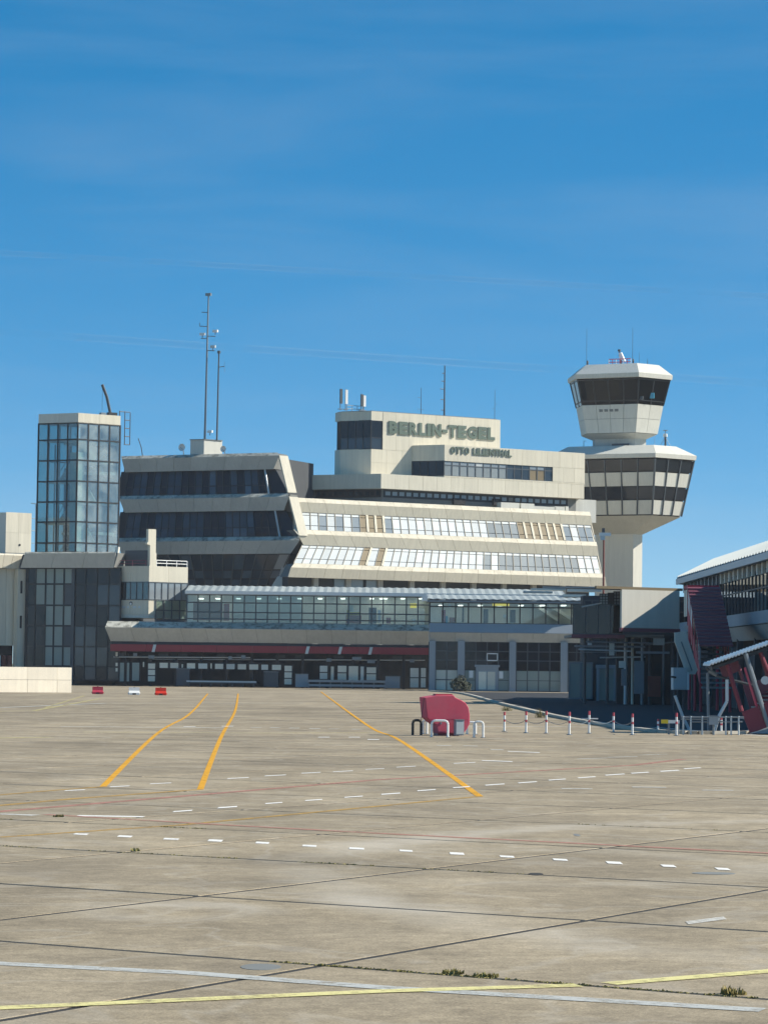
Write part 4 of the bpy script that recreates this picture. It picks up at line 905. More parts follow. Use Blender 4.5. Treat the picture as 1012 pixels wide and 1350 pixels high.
for i in range(16):
    x = lerp(x0c + 1.5, x1c - 1.5, i / 15); z = zr0 - .2
    if i % 3 != 1: MB().box(x - .6, x + .5, 2.6, 2.8, z - .35, z).build('ceiling_lamp', 'mid_frame', cc, FC)
for k_, (a_, b_, py_) in enumerate(((150, 330, 866), (330, 560, 869.5), (200, 420, 869))):
    MB().tube(FC.P(a_, py_, 1.9 + .4 * k_), FC.P(b_, py_ + 1, 1.9 + .4 * k_), .07, n=6).build('service_pipe', 'pale_metal', cc, FC)
for (a_, y0, ww) in ((176, 861, 5), (196, 864, 8), (301, 865, 5), (318, 864, 6), (430, 868, 7), (464, 866, 12), (484, 870, 10), (540, 869, 6)):
    xa, za = FC.loc(a_, y0, 1.4); MB().box(xa, xa + ww * .09, 1.35, 1.45, za - .38, za).build('bay_sign', 'steel', cc, FC)
def crate(px0, px1, py0, m, label, name='container', cat='container', y=1.2, depth=1.2):
    xa, za = FC.loc(px0, py0, y); xb = FC.X(px1, py0, y)
    o = thing(name, label, cat, FC, p=((xa + xb) / 2, y, 0)); 
    MB().box(xa, xb, y, y + depth, .12, za).build('body', m, o, FC)
    MB().box(xa - .04, xb + .04, y - .04, y + depth + .04, za + .002, za + .07).build('lid', 'steel', o, FC)
    for s in (xa + .12, xb - .12): MB().tube((s - .04, y + .2, .08), (s + .04, y + .2, .08), .08).build('wheel', 'black', o, FC)
crate(233, 250, 882, 'mid_frame', 'dark grey wheeled container under the light windows, nearest the white traffic barrier'); crate(348, 367, 886, 'mid_frame', 'dark grey wheeled container left of the three pane door leaf'); crate(389.5, 406, 889, 'grey_blue', 'blue grey wheeled container right of the three pane door leaf'); crate(508, 527, 892, 'grey_blue', 'tall blue grey wheeled container at right end of the red fascia', depth=1.6)
# baggage belt and guard rail
xa, xb = FC.X(246, 897, .6), FC.X(338, 898, .6)
o = thing('baggage_belt', 'low pale baggage conveyor lying along the dark ground floor', 'conveyor', FC, p=(xa, .6, 0))
MB().box(xa, xb, .5, 1.3, .55, .72).build('belt', 'pale_metal', o, FC)
MB().box(xa, xb, .56, 1.24, .42, .55).build('bed', 'mid_frame', o, FC)
for i in range(7): x = lerp(xa + .3, xb - .3, i / 6); MB().box(x - .06, x + .06, .6, 1.2, 0, .42).build('leg', 'mid_frame', o, FC)
xa, xb = FC.X(406, 903, .3), FC.X(508, 904, .3)
o = thing('guard_rail', 'blue grey guard rail in front of the ground floor doors', 'guard rail', FC, p=(xa, .3, 0))
for h in (.35, .85): MB().box(xa, xb, .3, .36, h - .13, h + .13).build('rail', 'grey_blue', o, FC)
for i in range(8): x = lerp(xa + .1, xb - .1, i / 7); MB().box(x - .06, x + .06, .37, .47, 0, 1.0).build('post', 'steel', o, FC)
# upper floor glazing with interior
YG = 1.5
zg_t, zg_b = FC.Z(400, 785.5, YG), zpt - .05
xg_0, xg_1 = FC.X(246, 800, YG), FC.X(566, 800, YG)
q = Q((xg_0, YG, zg_t), (xg_1, YG, zg_t), (xg_1, YG, zg_b), (xg_0, YG, zg_b))
glazing(cc, FC, q, even(21), [0, .28, .62, 1], lambda i, j: 'glass_clear' if (i < 4 or i > 9) else 'glass_veil', 'mid_frame', .14, 'glass_wall', inner_v=[.28, .62, .86])
MB().box(xg_0, xg_1, 4.2, 4.4, zg_b, zg_t).build('inner_wall', 'white_panel', cc, FC)  # white wall and floor brighten the interior, in place of a glazed back
MB().box(xg_0, xg_1 + 8, 1.6, 7, zg_b - .3, zg_b - .02).build('floor', 'white_panel', cc, FC)
def good(pxa, pya, pxb, pyb, m, y=YG + .3, name='shop_display'):
    xa, za = FC.loc(pxa, pya, y); xb, zb = FC.loc(pxb, pyb, y); MB().box(xa, xb, y, y + .5, max(zb, zg_b), za).build(name, m, cc, FC)
good(255, 793, 293, 818, 'shop_orange', name='shop_counter'); good(295, 796, 302, 818, 'shop_red'); good(456, 811, 476, 822, 'shop_red'); good(459, 807, 475, 811, 'yellow_paint'); good(460, 796, 466, 806, 'frosted_cream'); good(457, 804, 461, 816, 'yellow_paint')
good(498, 804, 501.5, 821, 'white_paint'); good(509, 814, 515, 822, 'red_paint'); good(540.5, 795.5, 549, 801.5, 'sign_glow', YG + .3, 'hanging_sign'); good(486, 801, 496, 822, 'mid_frame'); good(544, 816, 548, 822, 'white_paint')
for p_ in (487, 500, 505, 449, 419, 392, 365, 338, 311, 284, 262, 528, 552):  # the real few lamps plus added ones that brighten the dim interior
    xa, za = FC.loc(p_, 788.5, YG + .5); MB().box(xa, xa + .5, YG + .5, YG + 2.2, za - .1, za).build('ceiling_lamp', 'lamp_fill_glow', cc, FC)
# corrugated canopy over the glazing
def corrugated(o, F, xa, xb, ya, yb, za, zb, m, pitch=.9, amp=.07, th=.06, name='corrugated_sheet', xa2=None):
    xa2 = xa if xa2 is None else xa2
    """sheets with ribs running front to back from (ya,za) to (yb,zb)"""
    n = max(2, int(round((xb - xa) / pitch))); k = 0
    per = 6
    for s in range(0, n, per):
        e = min(n, s + per); mb = MB(); P = []; P2 = []
        for i in range((e - s) * 4 + 1):
            x = lerp(xa, xb, (s + i / 4) / n); h = amp * (0, 1, 0, -1)[i % 4]
            P.append((x, h)); P2.append((lerp(xa2, xb, (s + i / 4) / n), h))
        top = [(x, ya, za + h + th) for x, h in P]; bot = [(x, ya, za + h) for x, h in P]; top2 = [(x, yb, zb + h + th) for x, h in P2]; bot2 = [(x, yb, zb + h) for x, h in P2]
        m_ = len(P)
        F_ = []
        for i in range(m_ - 1):
            F_ += [(i, i + 1, 2 * m_ + i + 1, 2 * m_ + i), (m_ + i, m_ + i + 1, 3 * m_ + i + 1, 3 * m_ + i), (i, i + 1, m_ + i + 1, m_ + i), (2 * m_ + i, 2 * m_ + i + 1, 3 * m_ + i + 1, 3 * m_ + i)]
        F_ += [(0, m_, 3 * m_, 2 * m_), (m_ - 1, 2 * m_ - 1, 4 * m_ - 1, 3 * m_ - 1)]
        mb.pts(top + bot + top2 + bot2, F_).build(name, m, o, F)
zc1, zc0 = FC.Z(400, 781.5, .4), FC.Z(400, 784, .4)
xc0, xc1 = FC.X(244, 783, .4), FC.X(745, 783, .4)
cn = MB().box(xc0, xc1, .5, 7.2, zc0 - .1, zc0 + .06).build('canopy', 'steel', cc, FC)
MB().box(xc0, xc1, .3, .48, zc0 - .05, zc1 + .1).build('gutter', 'white_paint', cn, FC)
corrugated(cn, FC, xc0, xc1, .5, 7.2, zc1 + .02, zc1 + .85, 'roof_sheet', .9, .035)
# second section to the right, set forward, with square columns
FD = Fr(665, 303, 0, py=850)
c2_ = thing('gate_lobby', 'blue grey gate lobby with square columns and tall gridded glazing', 'building', FD)
xd0, xd1 = FD.X(566, 850), FD.X(770, 850)
za_, zb_, zc_, zd_ = FD.Z(665, 795, .5), FD.Z(665, 822.5, .5), FD.Z(665, 835), FD.Z(665, 846.5, .8)
MB().ex([(.5, zb_), (0, zc_ + .05), (6, zc_ + .05), (6, zb_)], xd0, xd1).build('upper_fascia', 'grey_blue', c2_, FD)
for i in range(6): MB().ex([(.05, zc_ + .03), (.8, zd_), (6, zd_), (6, zc_ + .03)], lerp(xd0, xd1, i / 6) + .012, lerp(xd0, xd1, (i + 1) / 6) - .012).build('lower_fascia', 'concrete', c2_, FD)
q = Q((xd0, .7, za_), (xd1, .7, za_), (xd1, .7, zb_), (xd0, .7, zb_)); glazing(c2_, FD, q, even(12), [0, .2, 1], 'glass_clear', 'dark_frame', .14, 'glass_wall')
MB().box(xd0, xd1, 4.4, 4.6, zb_, za_).build('inner_wall', 'white_panel', c2_, FD); MB().box(xd0, xd1, .8, 6.2, zb_ - .1, zb_ + .02).build('floor', 'concrete_dark', c2_, FD)
cn = MB().box(xd0 - .3, FD.X(773, 790), -.4, 6.5, za_ + .02, za_ + .2).build('canopy', 'steel', c2_, FD)
corrugated(cn, FD, xd0 - .3, FD.X(773, 790), -.4, 6.5, za_ + .32, za_ + .95, 'roof_sheet', .9, .035)
MB().box(xd0 - .9, xd0 - .3, -.4, .5, za_ + .1, za_ + .7).build('gutter_end', 'white_paint', cn, FD)
def good2(pxa, pya, pxb, pyb, m, y=1.6, name='shop_display'):
    y = .95
    xa, za = FD.loc(pxa, pya, y); xb, zb = FD.loc(pxb, pyb, y); MB().box(xa, xb, y, y + .5, zb, za).build(name, m, c2_, FD)
good2(582, 804, 587, 821, 'red_paint'); good2(587, 812, 590, 822, 'screen_cyan'); good2(591, 796, 594, 801, 'white_paint'); good2(592, 814, 599, 822, 'shop_red'); good2(649, 795.5, 671, 799, 'sign_glow', .9, 'hanging_sign'); good2(663, 810, 669, 814, 'white_paint'); good2(609, 800, 611, 820, 'dark_frame'); good2(672, 804, 679, 821, 'dark_frame'); good2(637, 803, 643, 822, 'mid_frame')
for p_ in (578, 604, 630, 656, 684, 712, 740):  # added row of glowing lamps to brighten the lobby interior
    xa, za = FD.loc(p_, 797.5, 1.4); MB().box(xa, xa + .5, 1.4, 3.2, za - .1, za).build('ceiling_lamp', 'lamp_fill_glow', c2_, FD)
# stairs visible behind the right panes
for k_ in range(2):
    p0, p1 = FD.P(705 + 18 * k_, 800, 3.2), FD.P(735 + 20 * k_, 820, 3.2)
    MB().loft([p0, p0 + Vector((0, 1.2, 0)), p0 + Vector((0, 1.2, .45)), p0 + Vector((0, 0, .45))], [p1, p1 + Vector((0, 1.2, 0)), p1 + Vector((0, 1.2, .45)), p1 + Vector((0, 0, .45))]).build('stair_flight', 'white_panel', c2_, FD)
for (a_, b_) in ((565.5, 573.5), (603, 612), (671, 679.5), (738.5, 747.5)):
    MB().box(FD.X(a_, 880, .35), FD.X(b_, 880, .35), .35, 1.05, 0, zd_ + .05).build('column', 'grey_blue', c2_, FD)
for (a_, b_, n, lower, seed) in ((574, 603, 2, 'frosted_cream', 1), (612, 671, 4, 'frosted_green', 2), (680, 739, 4, 'frosted_green', 3), (748, 771, 2, 'glass_grey', 4)):
    xa, xb = FD.X(a_, 880, .9), FD.X(b_, 880, .9); q = Q((xa, .9, zd_), (xb, .9, zd_), (xb, .9, .05), (xa, .9, .05)); hz = lambda y: (zd_ - FD.Z(665, y, .9)) / (zd_ - .05)
    def pm(i, j, lower=lower, seed=seed):
        if j < 3: return 'glass_dark'
        if seed == 2 and i in (1, 2): return 'frosted_cream'
        return lower
    glazing(c2_, FD, q, even(n), [0, hz(859), hz(871), hz(884), hz(897), 1], pm, 'mid_frame', .11, 'glass_wall', inner_v=[hz(859), hz(871)] + ([hz(897)] if seed == 1 else []))
# entrance door set in the lobby glazing
xa, xb = FD.X(627, 890, .7), FD.X(656.5, 890, .7); zdt = FD.Z(640, 879.5, .7)
dr = MB().box(xa, xb, .72, .86, .05, zdt).build('entrance_door', 'grey_blue', c2_, FD)
for i in (0, 1): MB().box(lerp(xa, xb, .12 + .4 * i), lerp(xa, xb, .46 + .4 * i), .68, .72, .2, zdt - .5).build('door_leaf', 'frosted_cream', dr, FD)
MB().box(xa - .15, xb + .15, .6, .9, zdt + .002, zdt + .25).build('lintel', 'grey_blue', dr, FD)
xa, xb = FD.X(641, 866, .8), FD.X(656, 866, .8); z1, z0 = FD.Z(648, 861, .8), FD.Z(648, 871.5, .8)
sg = MB()
for bb in ((xa, xb, z1 - .12, z1), (xa, xb, z0, z0 + .12), (xa, xa + .12, z0, z1), (xb - .12, xb, z0, z1)): sg.box(bb[0], bb[1], .74, .8, bb[2], bb[3])
sg.build('sign_frame', 'white_paint', c2_, FD); MB().box(xa + .12, xb - .12, .77, .82, z0 + .12, z1 - .12).build('sign_panel', 'dark_frame', c2_, FD)
for (a_, y0) in ((618, 884), (657.5, 885)): xa, za = FD.loc(a_, y0, .8); MB().box(xa, xa + .45, .76, .8, za - .8, za).build('notice', 'white_paint', c2_, FD)
# loose canopies between lobby and hub, and the inner body of the lobby
MB().box(xd0, xd1 + 2, 6.5, 7, 0, zd_).build('back_wall', 'dark_wall', c2_, FD)
for k_, (a_, b_, y0, y1) in enumerate(((742, 772, 783.5, 787), (748, 792, 776.5, 780.5), (690, 728, 779, 782), (700, 745, 775.5, 778.5))):
    xa, za = FD.loc(a_, y0, 4 + 2 * k_); xb, zb = FD.loc(b_, y1, 4 + 2 * k_); MB().box(xa, xb, 4 + 2 * k_, 5.8 + 2 * k_, zb, za).build('roof_light', 'roof_sheet', c2_, FD)
p0 = FD.P(607, 906, -.3)
# ------------------------------------------------------------------ right gate wing, running towards the camera
XW = 24.0
FR = Fr(O=(XW, 219, 0), phi=-90)      # x runs towards the camera, y inward (+X)
gw = thing('gate_wing', 'dark glazed gate wing with pale corrugated roof at the right edge', 'building', FR)
LEN = 103.0; ze = 9.75
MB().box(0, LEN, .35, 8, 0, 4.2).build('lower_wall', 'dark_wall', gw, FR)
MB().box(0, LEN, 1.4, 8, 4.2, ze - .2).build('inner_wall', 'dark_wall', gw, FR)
q = Q((0, .25, 9.03), (LEN, .25, 9.03), (LEN, .25, 6.32), (0, .25, 6.32)); glazing(gw, FR, q, even(60), [0, .42, 1], lambda i, j: 'glass_dim', 'mid_frame', .09, 'glass_wall')
for i in range(44): x = lerp(.4, LEN - .4, i / 43); MB().box(x - .28, x + .28, .02, .3, 8.75, 9.6).build('cladding_panel', 'frosted_cream' if i > 9 else 'steel', gw, FR)
for i in range(18):
    a_, b_ = i * LEN / 18 + .012, (i + 1) * LEN / 18 - .012
    MB().ex([(.3, 6.32), (-.65, 6.29), (-.7, 5.5), (-.6, 5.48), (.3, 5.48)], a_, b_).build('parapet_panel', 'grey_blue', gw, FR)
    MB().ex([(.3, 5.46), (-.6, 5.44), (.0, 4.56), (.3, 4.56)], a_, b_).build('lower_parapet_panel', 'concrete', gw, FR)
ZR_, YR_, SK = ze + 2.5, 5.5, -25.0
MB().loft([(-.4, -.35, ze - .3), (-.4, -.35, ze), (SK, YR_, ZR_), (SK, 12, ZR_), (SK, 12, ze - .3)], [(LEN, -.35, ze - .3), (LEN, -.35, ze), (LEN, YR_, ZR_), (LEN, 12, ZR_), (LEN, 12, ze - .3)]).build('roof', 'steel', gw, FR)
MB().box(-.5, LEN, -.5, -.36, ze - .32, ze + .12).build('gutter', 'pale_metal', gw, FR)
corrugated(gw, FR, -.4, LEN, -.42, YR_, ze + .12, ZR_ + .13, 'roof_white', 1.4, .17, xa2=SK)
for i in range(13): x = lerp(.5, LEN - .5, i / 12); MB().box(x - .2, x + .2, -.1, .3, 0, 5).build('column', 'mid_frame', gw, FR)
# ------------------------------------------------------------------ hub with the white panel and dark glass
FH = Fr(787, 199, 0, py=850)
hb = thing('bridge_hub', 'dark glass passenger bridge hub on posts with one white side panel', 'building', FH)
h0, h1_ = FH.X(755, 815), FH.X(821, 815); zht, zhb = FH.Z(790, 797), FH.Z(790, 836)
MB().box(h0 + .15, h1_ + 3, .2, 12, zhb - .2, zhb).build('floor', 'concrete_dark', hb, FH)
q = Q((h0, 0, zht), (h1_, 0, zht), (h1_, 0, zhb), (h0, 0, zhb)); glazing(hb, FH, q, even(4), [0, 1], 'glass_dim', 'mid_frame', .07, 'glass_wall')
MB().box(h0 + .3, h1_, 3, 3.2, zhb, zht).build('inner_wall', 'concrete_dark', hb, FH)
MB().box(h0 - .1, h1_ + .1, -.15, .15, zhb - .3, zhb - .03).build('edge_beam', 'red_corr', hb, FH)
MB().ey([(FH.X(766, 799), FH.Z(766, 799)), (FH.X(792, 794), FH.Z(792, 794.5)), (FH.X(792, 794), FH.Z(792, 796)), (FH.X(766, 799), FH.Z(766, 801))], -.3, 3).build('low_roof', 'pale_metal', hb, FH)
for (a_, b_, y0, y1) in ((790, 801, 783, 797), (808.5, 819, 780, 798)):
    q = Q(FH.P(a_, y0, .4), FH.P(b_, y0, .4), FH.P(b_, y1, .4), FH.P(a_, y1, .4)); glazing(hb, FH, q, even(3), even(4), 'glass_grey', 'dark_frame', .05, 'lattice_window')
MB().box(FH.X(801, 790, .5), FH.X(808, 790, .5), .3, 1.2, zhb, FH.Z(800, 781)).build('pier', 'dark_wall', hb, FH)
# white panel turned a little to the sun
FP2 = Fr(819, 196, 30, py=800)
xp = FP2.X(895, 800); zp1, zp0 = FP2.Z(819, 777), FP2.Z(819, 827.5)
MB().box(0, xp, 0, .2, zp0, zp1).build('side_panel', 'white_panel', hb, FP2)
MB().box(-.06, xp + .06, -.04, .24, zp0 - .28, zp0 - .01).build('panel_sill', 'red_corr', hb, FP2)
MB().ex([(.25, zp1 + .02), (.25, zp1 + .14), (7, zp1 + .3), (7, zp1 + .18)], -2.2, xp + .3).build('roof', 'steel', hb, FP2)
MB().box(-2.2, xp + .3, .02, .22, zp1 + .01, zp1 + .2).build('roof_edge', 'brown', hb, FP2)
zcn = FH.Z(840, 786, 24)
MB().box(FH.X(768, 800, 24), FH.X(915, 800, 24), 24, 27, 0, zcn).build('link_corridor', 'dark_wall', hb, FH)
q = Q(FH.P(770, 789, 23.9), FH.P(912, 789, 23.9), FH.P(912, 830, 23.9), FH.P(770, 830, 23.9)); q = Q((q.c[0].x, 23.9, zcn - .4), (q.c[1].x, 23.9, zcn - .4), (q.c[1].x, 23.9, zcn - 2.6), (q.c[0].x, 23.9, zcn - 2.6)); glazing(hb, FH, q, even(14), [0, .4, 1], 'glass_blue', 'mid_frame', .12, 'corridor_window')
# posts, beams and dark volume underneath
for (a_, b_, y0, y1, yy) in ((757, 850, 850.5, 854, .5), (838, 882, 858.5, 862, -.5), (765, 812, 859, 861, 1.5)):
    xa, za = FH.loc(a_, y0, yy); xb, zb = FH.loc(b_, y1, yy); MB().box(xa, xb, yy, yy + .3, zb, za).build('beam', 'steel', hb, FH)
for px_, m, r_ in ((824, 'pale_metal', .13), (833, 'frosted_cream', .1), (846, 'steel', .12), (856, 'mid_frame', .12), (874, 'steel', .08), (886, 'mid_frame', .15), (770, 'mid_frame', .12), (800, 'mid_frame', .12)):
    x = FH.X(px_, 880, .8 + (px_ % 3)); y = .8 + (px_ % 3); MB().tube((x, y, 0), (x, y, zhb - .2), r_).build('post', m, hb, FH)
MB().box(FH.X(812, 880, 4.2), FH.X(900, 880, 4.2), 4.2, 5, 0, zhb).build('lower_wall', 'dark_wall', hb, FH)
for i in range(6): x = FH.X(778 + i * 14, 842, .4); MB().box(x - .14, x + .14, .3, .6, FH.Z(790, 848, .4), zhb - .31).build('bracket', 'mid_frame', hb, FH)
for k_, (a_, y0, b_, y1) in enumerate(((772, 846, 860, 848), (762, 856, 832, 858.5), (850, 850, 893, 846), (790, 867, 850, 866))):
    MB().tube(FH.P(a_, y0, -.2 + .5 * k_), FH.P(b_, y1, -.2 + .5 * k_), .06, n=6).build('pipe', 'pale_metal' if k_ % 2 else 'steel', hb, FH)
for (a_, y0, ww, hh, m) in ((806, 856, .35, .9, 'frosted'), (820, 876, .5, .5, 'frosted'), (822, 893, .35, 1.2, 'steel'), (842, 893, .7, 2.4, 'steel'), (862, 905, .9, 1.5, 'rust_pole'), (777, 846, .3, .5, 'pale_metal'), (868, 846, .8, .5, 'concrete')):
    p = FH.P(a_, y0, .3); MB().box(p.x - ww / 2, p.x + ww / 2, .3, .6, p.z - hh / 2, p.z + hh / 2).build('equipment_box', m, hb, FH)
# freestanding door portal behind
FDP = Fr(798, 222, 0, py=880)
o = thing('door_portal', 'pale grey framed doorway standing under the dark bridge hub', 'doorway', FDP)
xa, xb = FDP.X(786, 890), FDP.X(812, 890); zt2 = FDP.Z(798, 876.5)
for (u, v) in ((xa, xa + .22), (xb - .22, xb)): MB().box(u, v, 0, .4, 0, zt2 - .32).build('jamb', 'grey_blue', o, FDP)
MB().box(xa - .05, xb + .05, -.03, .43, zt2 - .31, zt2).build('lintel', 'grey_blue', o, FDP)
MB().box(xa + .22, xb - .22, .15, .25, .05, zt2 - .33).build('door_leaf', 'frosted_green', o, FDP)
o = thing('glass_screen', 'pale glass screen of two panes left of the framed doorway', 'screen', FDP)
xa, xb = FDP.X(750, 890, .3), FDP.X(780, 890, .3)
q = Q((xa, .3, FDP.Z(765, 874)), (xb, .3, FDP.Z(765, 874)), (xb, .3, .2), (xa, .3, .2)); glazing(o, FDP, q, even(2), [0, 1], 'frosted_green', 'steel', .12, 'screen_frame')

# ------------------------------------------------------------------ covered red stairs beside the wing
FST = Fr(O=((CO + ray(906, 800) * 176).x, 176, 0), phi=-90)      # x: towards camera, y: to the right
st = thing('covered_stair', 'dark red covered stair with corrugated roof leaning against the gate wing', 'stair', FST)
zs_t = (884.8 - 773) * 175 / 3600 + 2.5; zs_b = (885.4 - 852) * 168.5 / 3600 + 2.5; WST = 2.0; RUN = 6.8
nR = 17
for i in range(nR):       # overlapping roof boards, each one proud of the next
    a_, b_ = i / nR, (i + 1) / nR; xa, xb = a_ * RUN, b_ * RUN; za, zb = lerp(zs_t, zs_b, a_), lerp(zs_t, zs_b, b_)
    MB().loft([(xa, -.05, za - .06), (xb + .05, -.05, zb - .02), (xb + .05, -.05, zb + .12), (xa, -.05, za - .01)], [(xa, WST + .05, za - .06), (xb + .05, WST + .05, zb - .02), (xb + .05, WST + .05, zb + .12), (xa, WST + .05, za - .01)]).build('roof_board', 'red_corr', st, FST)
def side(yy, t):
    for i in range(5):
        a_, b_ = i / 5, (i + 1) / 5; xa, xb = a_ * RUN + .08, b_ * RUN - .04; za, zb = lerp(zs_t, zs_b, a_) - .1, lerp(zs_t, zs_b, b_) - .1
        MB().loft([(xa, yy, za), (xb, yy, zb), (xb, yy, zb - 1.25), (xa, yy, za - 1.25)], [(xa, yy + t, za), (xb, yy + t, zb), (xb, yy + t, zb - 1.25), (xa, yy + t, za - 1.25)]).build('pane', ('pale_metal', 'pale_metal', 'glass_dark', 'glass_dark', 'glass_grey')[i], st, FST)
        MB().loft([(xa, yy, za - 1.3), (xb, yy, zb - 1.3), (xb, yy, zb - 2.35), (xa, yy, za - 2.35)], [(xa, yy + t, za - 1.3), (xb, yy + t, zb - 1.3), (xb, yy + t, zb - 2.35), (xa, yy + t, za - 2.35)]).build('side_panel', 'red_paint', st, FST)
        MB().box(xa - .12, xa - .04, yy - .03, yy + t + .03, za - 2.4, za + .02).build('frame_post', 'red_paint', st, FST)
side(0, .06); side(WST - .06, .06)
for i in range(14):
    t = i / 13; x = t * RUN; z = lerp(zs_t, zs_b, t) - 2.5; MB().box(x, x + .5, .1, WST - .1, z - .12, z).build('tread', 'steel', st, FST)
for x in (.2, RUN * .5, RUN - .2):
    for yy in (.1, WST - .1): MB().tube((x, yy, 0), (x, yy, lerp(zs_t, zs_b, x / RUN) - 2.4), .09).build('leg', 'red_paint', st, FST)
MB().box(-2.2, .0, .0, WST, zs_t - .12, zs_t + .1).build('landing_roof', 'red_paint', st, FST)
for x in (-2.0, -1.0): MB().box(x, x + .75, -.03, .03, zs_t - 1.9, zs_t - .2).build('pane', 'frosted_cream', st, FST)
MB().box(-2.2, .0, .05, WST, zs_t - 2.7, zs_t - 2.5).build('landing', 'steel', st, FST)
# white kinked windshield panel and cabinet in front of it
FK = Fr(900, 166, 10, py=870)
o = thing('wind_panel', 'white kinked side panel hanging beside the red covered stair', 'panel', FK)
pr_ = [(889, 834), (904.5, 832), (906.5, 843), (919, 883), (916, 889), (909, 889), (903, 884), (889, 846)]
MB().ey([(FK.X(*p), FK.Z(*p)) for p in pr_], 0, .14).build('sheet', 'white_panel', o, FK)
x1_, z1 = FK.loc(897, 846); x2_, z2 = FK.loc(911, 884)
MB().tube((x1_, -.06, z1), (x2_, -.06, z2), .04, n=6).build('stiffener', 'steel', o, FK)
for px_ in (893, 912): MB().tube((FK.X(px_, 860, .25), .25, 0), (FK.X(px_, 860, .25), .25, FK.Z(900, 858)), .07).build('post', 'mid_frame', o, FK)
o = thing('switch_cabinet', 'pale grey cabinet on posts under the white kinked panel', 'cabinet', FK)
xa, za = FK.loc(887, 880, -.3); xb, zb = FK.loc(905, 909.5, -.3)
MB().box(xa, xb, -.3, .2, zb, za).build('body', 'pale_metal', o, FK); MB().box(xb + .01, xb + .12, -.34, .2, zb, za - .25).build('door_edge', 'white_paint', o, FK)
MB().box(xa + .08, xb - .08, -.33, -.3, zb + .1, za - .1).build('door', 'pale_metal', o, FK)
MB().tube((xa + .15, -.36, lerp(za, zb, .45)), (xa - .15, -.36, lerp(za, zb, .45) + .05), .06).build('handle', 'dark_frame', o, FK)
for x in (xa + .15, xb - .15): MB().tube((x, 0, 0), (x, 0, zb), .06).build('post', 'mid_frame', o, FK)
FK2 = Fr(913, 160, 0, py=900)
o = thing('lattice_frame', 'pale steel kinked support frame below the red covered stair', 'frame', FK2)
for (pp, m) in ((((889, 917), (899, 944), (908, 969)), 'pale_metal'), (((957.6, 896), (957.6, 924.6), (947, 944), (940, 965)), 'pale_metal'), (((932, 887), (933.6, 968)), 'steel')):
    yy = {889: -44, 957.6: -50, 932: -48}[pp[0][0]]
    P = [FK2.P(a_, b_, yy) for a_, b_ in pp]; P[-1].z = 0.0
    MB().path(P, .065).build('support_leg', m, o, FK2)
P = [FK2.P(a_, b_, -49) for a_, b_ in ((930, 880), (941, 890), (966, 897), (993, 904))]; MB().path(P, .05).build('brace', 'mid_frame', o, FK2)
MB().tube(FK2.P(934, 884, -49), FK2.P(944, 890, -49), .09).build('hinge', 'steel', o, FK2)
# ------------------------------------------------------------------ red mobile stair at the right edge
FV = Fr(985, 110, 0, py=940)
v = thing('mobile_stair', 'red mobile passenger stair with white corrugated canopy at the right edge', 'stair', FV)
DEP = 2.4
a0, a1 = FV.P(935, 878, 0), FV.P(1030, 845, 0)
L_ = (a1 - a0).length; ux = (a1 - a0).normalized(); FVR = Fr(O=(0, 0, 0), phi=0)
mb = MB(); nn = 22
for i in range(nn):
    for k_ in range(2):
        t0, t1 = (i + k_ / 2) / nn, (i + (k_ + 1) / 2) / nn; h0, h1 = (.0, .07) if k_ == 0 else (.07, .0)
        p, q_ = a0 + ux * (t0 * L_), a0 + ux * (t1 * L_)
        up = Vector((0, 0, 1))
        mb.loft([p + up * h0, q_ + up * h1, q_ + up * (h1 + .06), p + up * (h0 + .06)], [p + up * (h0 + .02) + Vector((0, DEP, 0)), q_ + up * (h1 + .02) + Vector((0, DEP, 0)), q_ + up * (h1 + .08) + Vector((0, DEP, 0)), p + up * (h0 + .08) + Vector((0, DEP, 0))])
mb.build('canopy', 'white_paint', v, FV)
MB().loft([a0 + Vector((.1, .05, -.16)), a1 + Vector((0, .05, -.16)), a1 + Vector((0, .05, -.03)), a0 + Vector((.1, .05, -.03))], [a0 + Vector((.1, DEP, -.16)), a1 + Vector((0, DEP, -.16)), a1 + Vector((0, DEP, -.03)), a0 + Vector((.1, DEP, -.03))]).build('canopy_frame', 'dark_frame', v, FV)
def vbar(p, q_, r_, m, yy, name='post'): MB().tube(FV.P(*p, yy), FV.P(*q_, yy), r_, n=8).build(name, m, v, FV)
vbar((958, 876), (977, 938), .09, 'red_dark', .25); vbar((981, 880), (997, 932), .05, 'red_hood', .05, 'handrail'); vbar((982, 862), (1012, 958), .1, 'steel', 0); vbar((1000, 857), (1018, 900), .08, 'red_dark', .3)
vbar((960, 872), (990, 862), .07, 'red_dark', 1.2, 'cross_bar'); vbar((972, 876), (1000, 960), .08, 'red_corr', DEP - .2); vbar((1003, 866), (1030, 950), .08, 'red_corr', DEP - .2)
MB().ey([(FV.X(*p), FV.Z(*p)) for p in ((977, 939), (998, 931), (1010, 959), (988, 967))], -.05, .05).build('side_panel', 'red_dark', v, FV)
MB().ey([(FV.X(*p), FV.Z(*p)) for p in ((999, 930.5), (1040, 915), (1040, 950), (1011, 958.5))], -.04, .06).build('side_panel', 'red_dark', v, FV)
MB().ey([(FV.X(*p), FV.Z(*p)) for p in ((955, 878), (981, 868), (983, 884), (962, 895))], DEP - .3, DEP - .2).build('back_panel', 'red_corr', v, FV)
MB().ey([(FV.X(*p), FV.Z(*p)) for p in ((988, 905), (1040, 885), (1040, 950), (1003, 955))], DEP - .3, DEP - .2).build('back_panel', 'red_corr', v, FV)
MB().ey([(FV.X(986, 968), .04), (FV.X(1040, 968), .04), (FV.X(1040, 950), FV.Z(1040, 950)), (FV.X(1010, 960.5), FV.Z(1010, 960.5))], -.3, DEP).build('base_plate', 'grey_blue', v, FV)
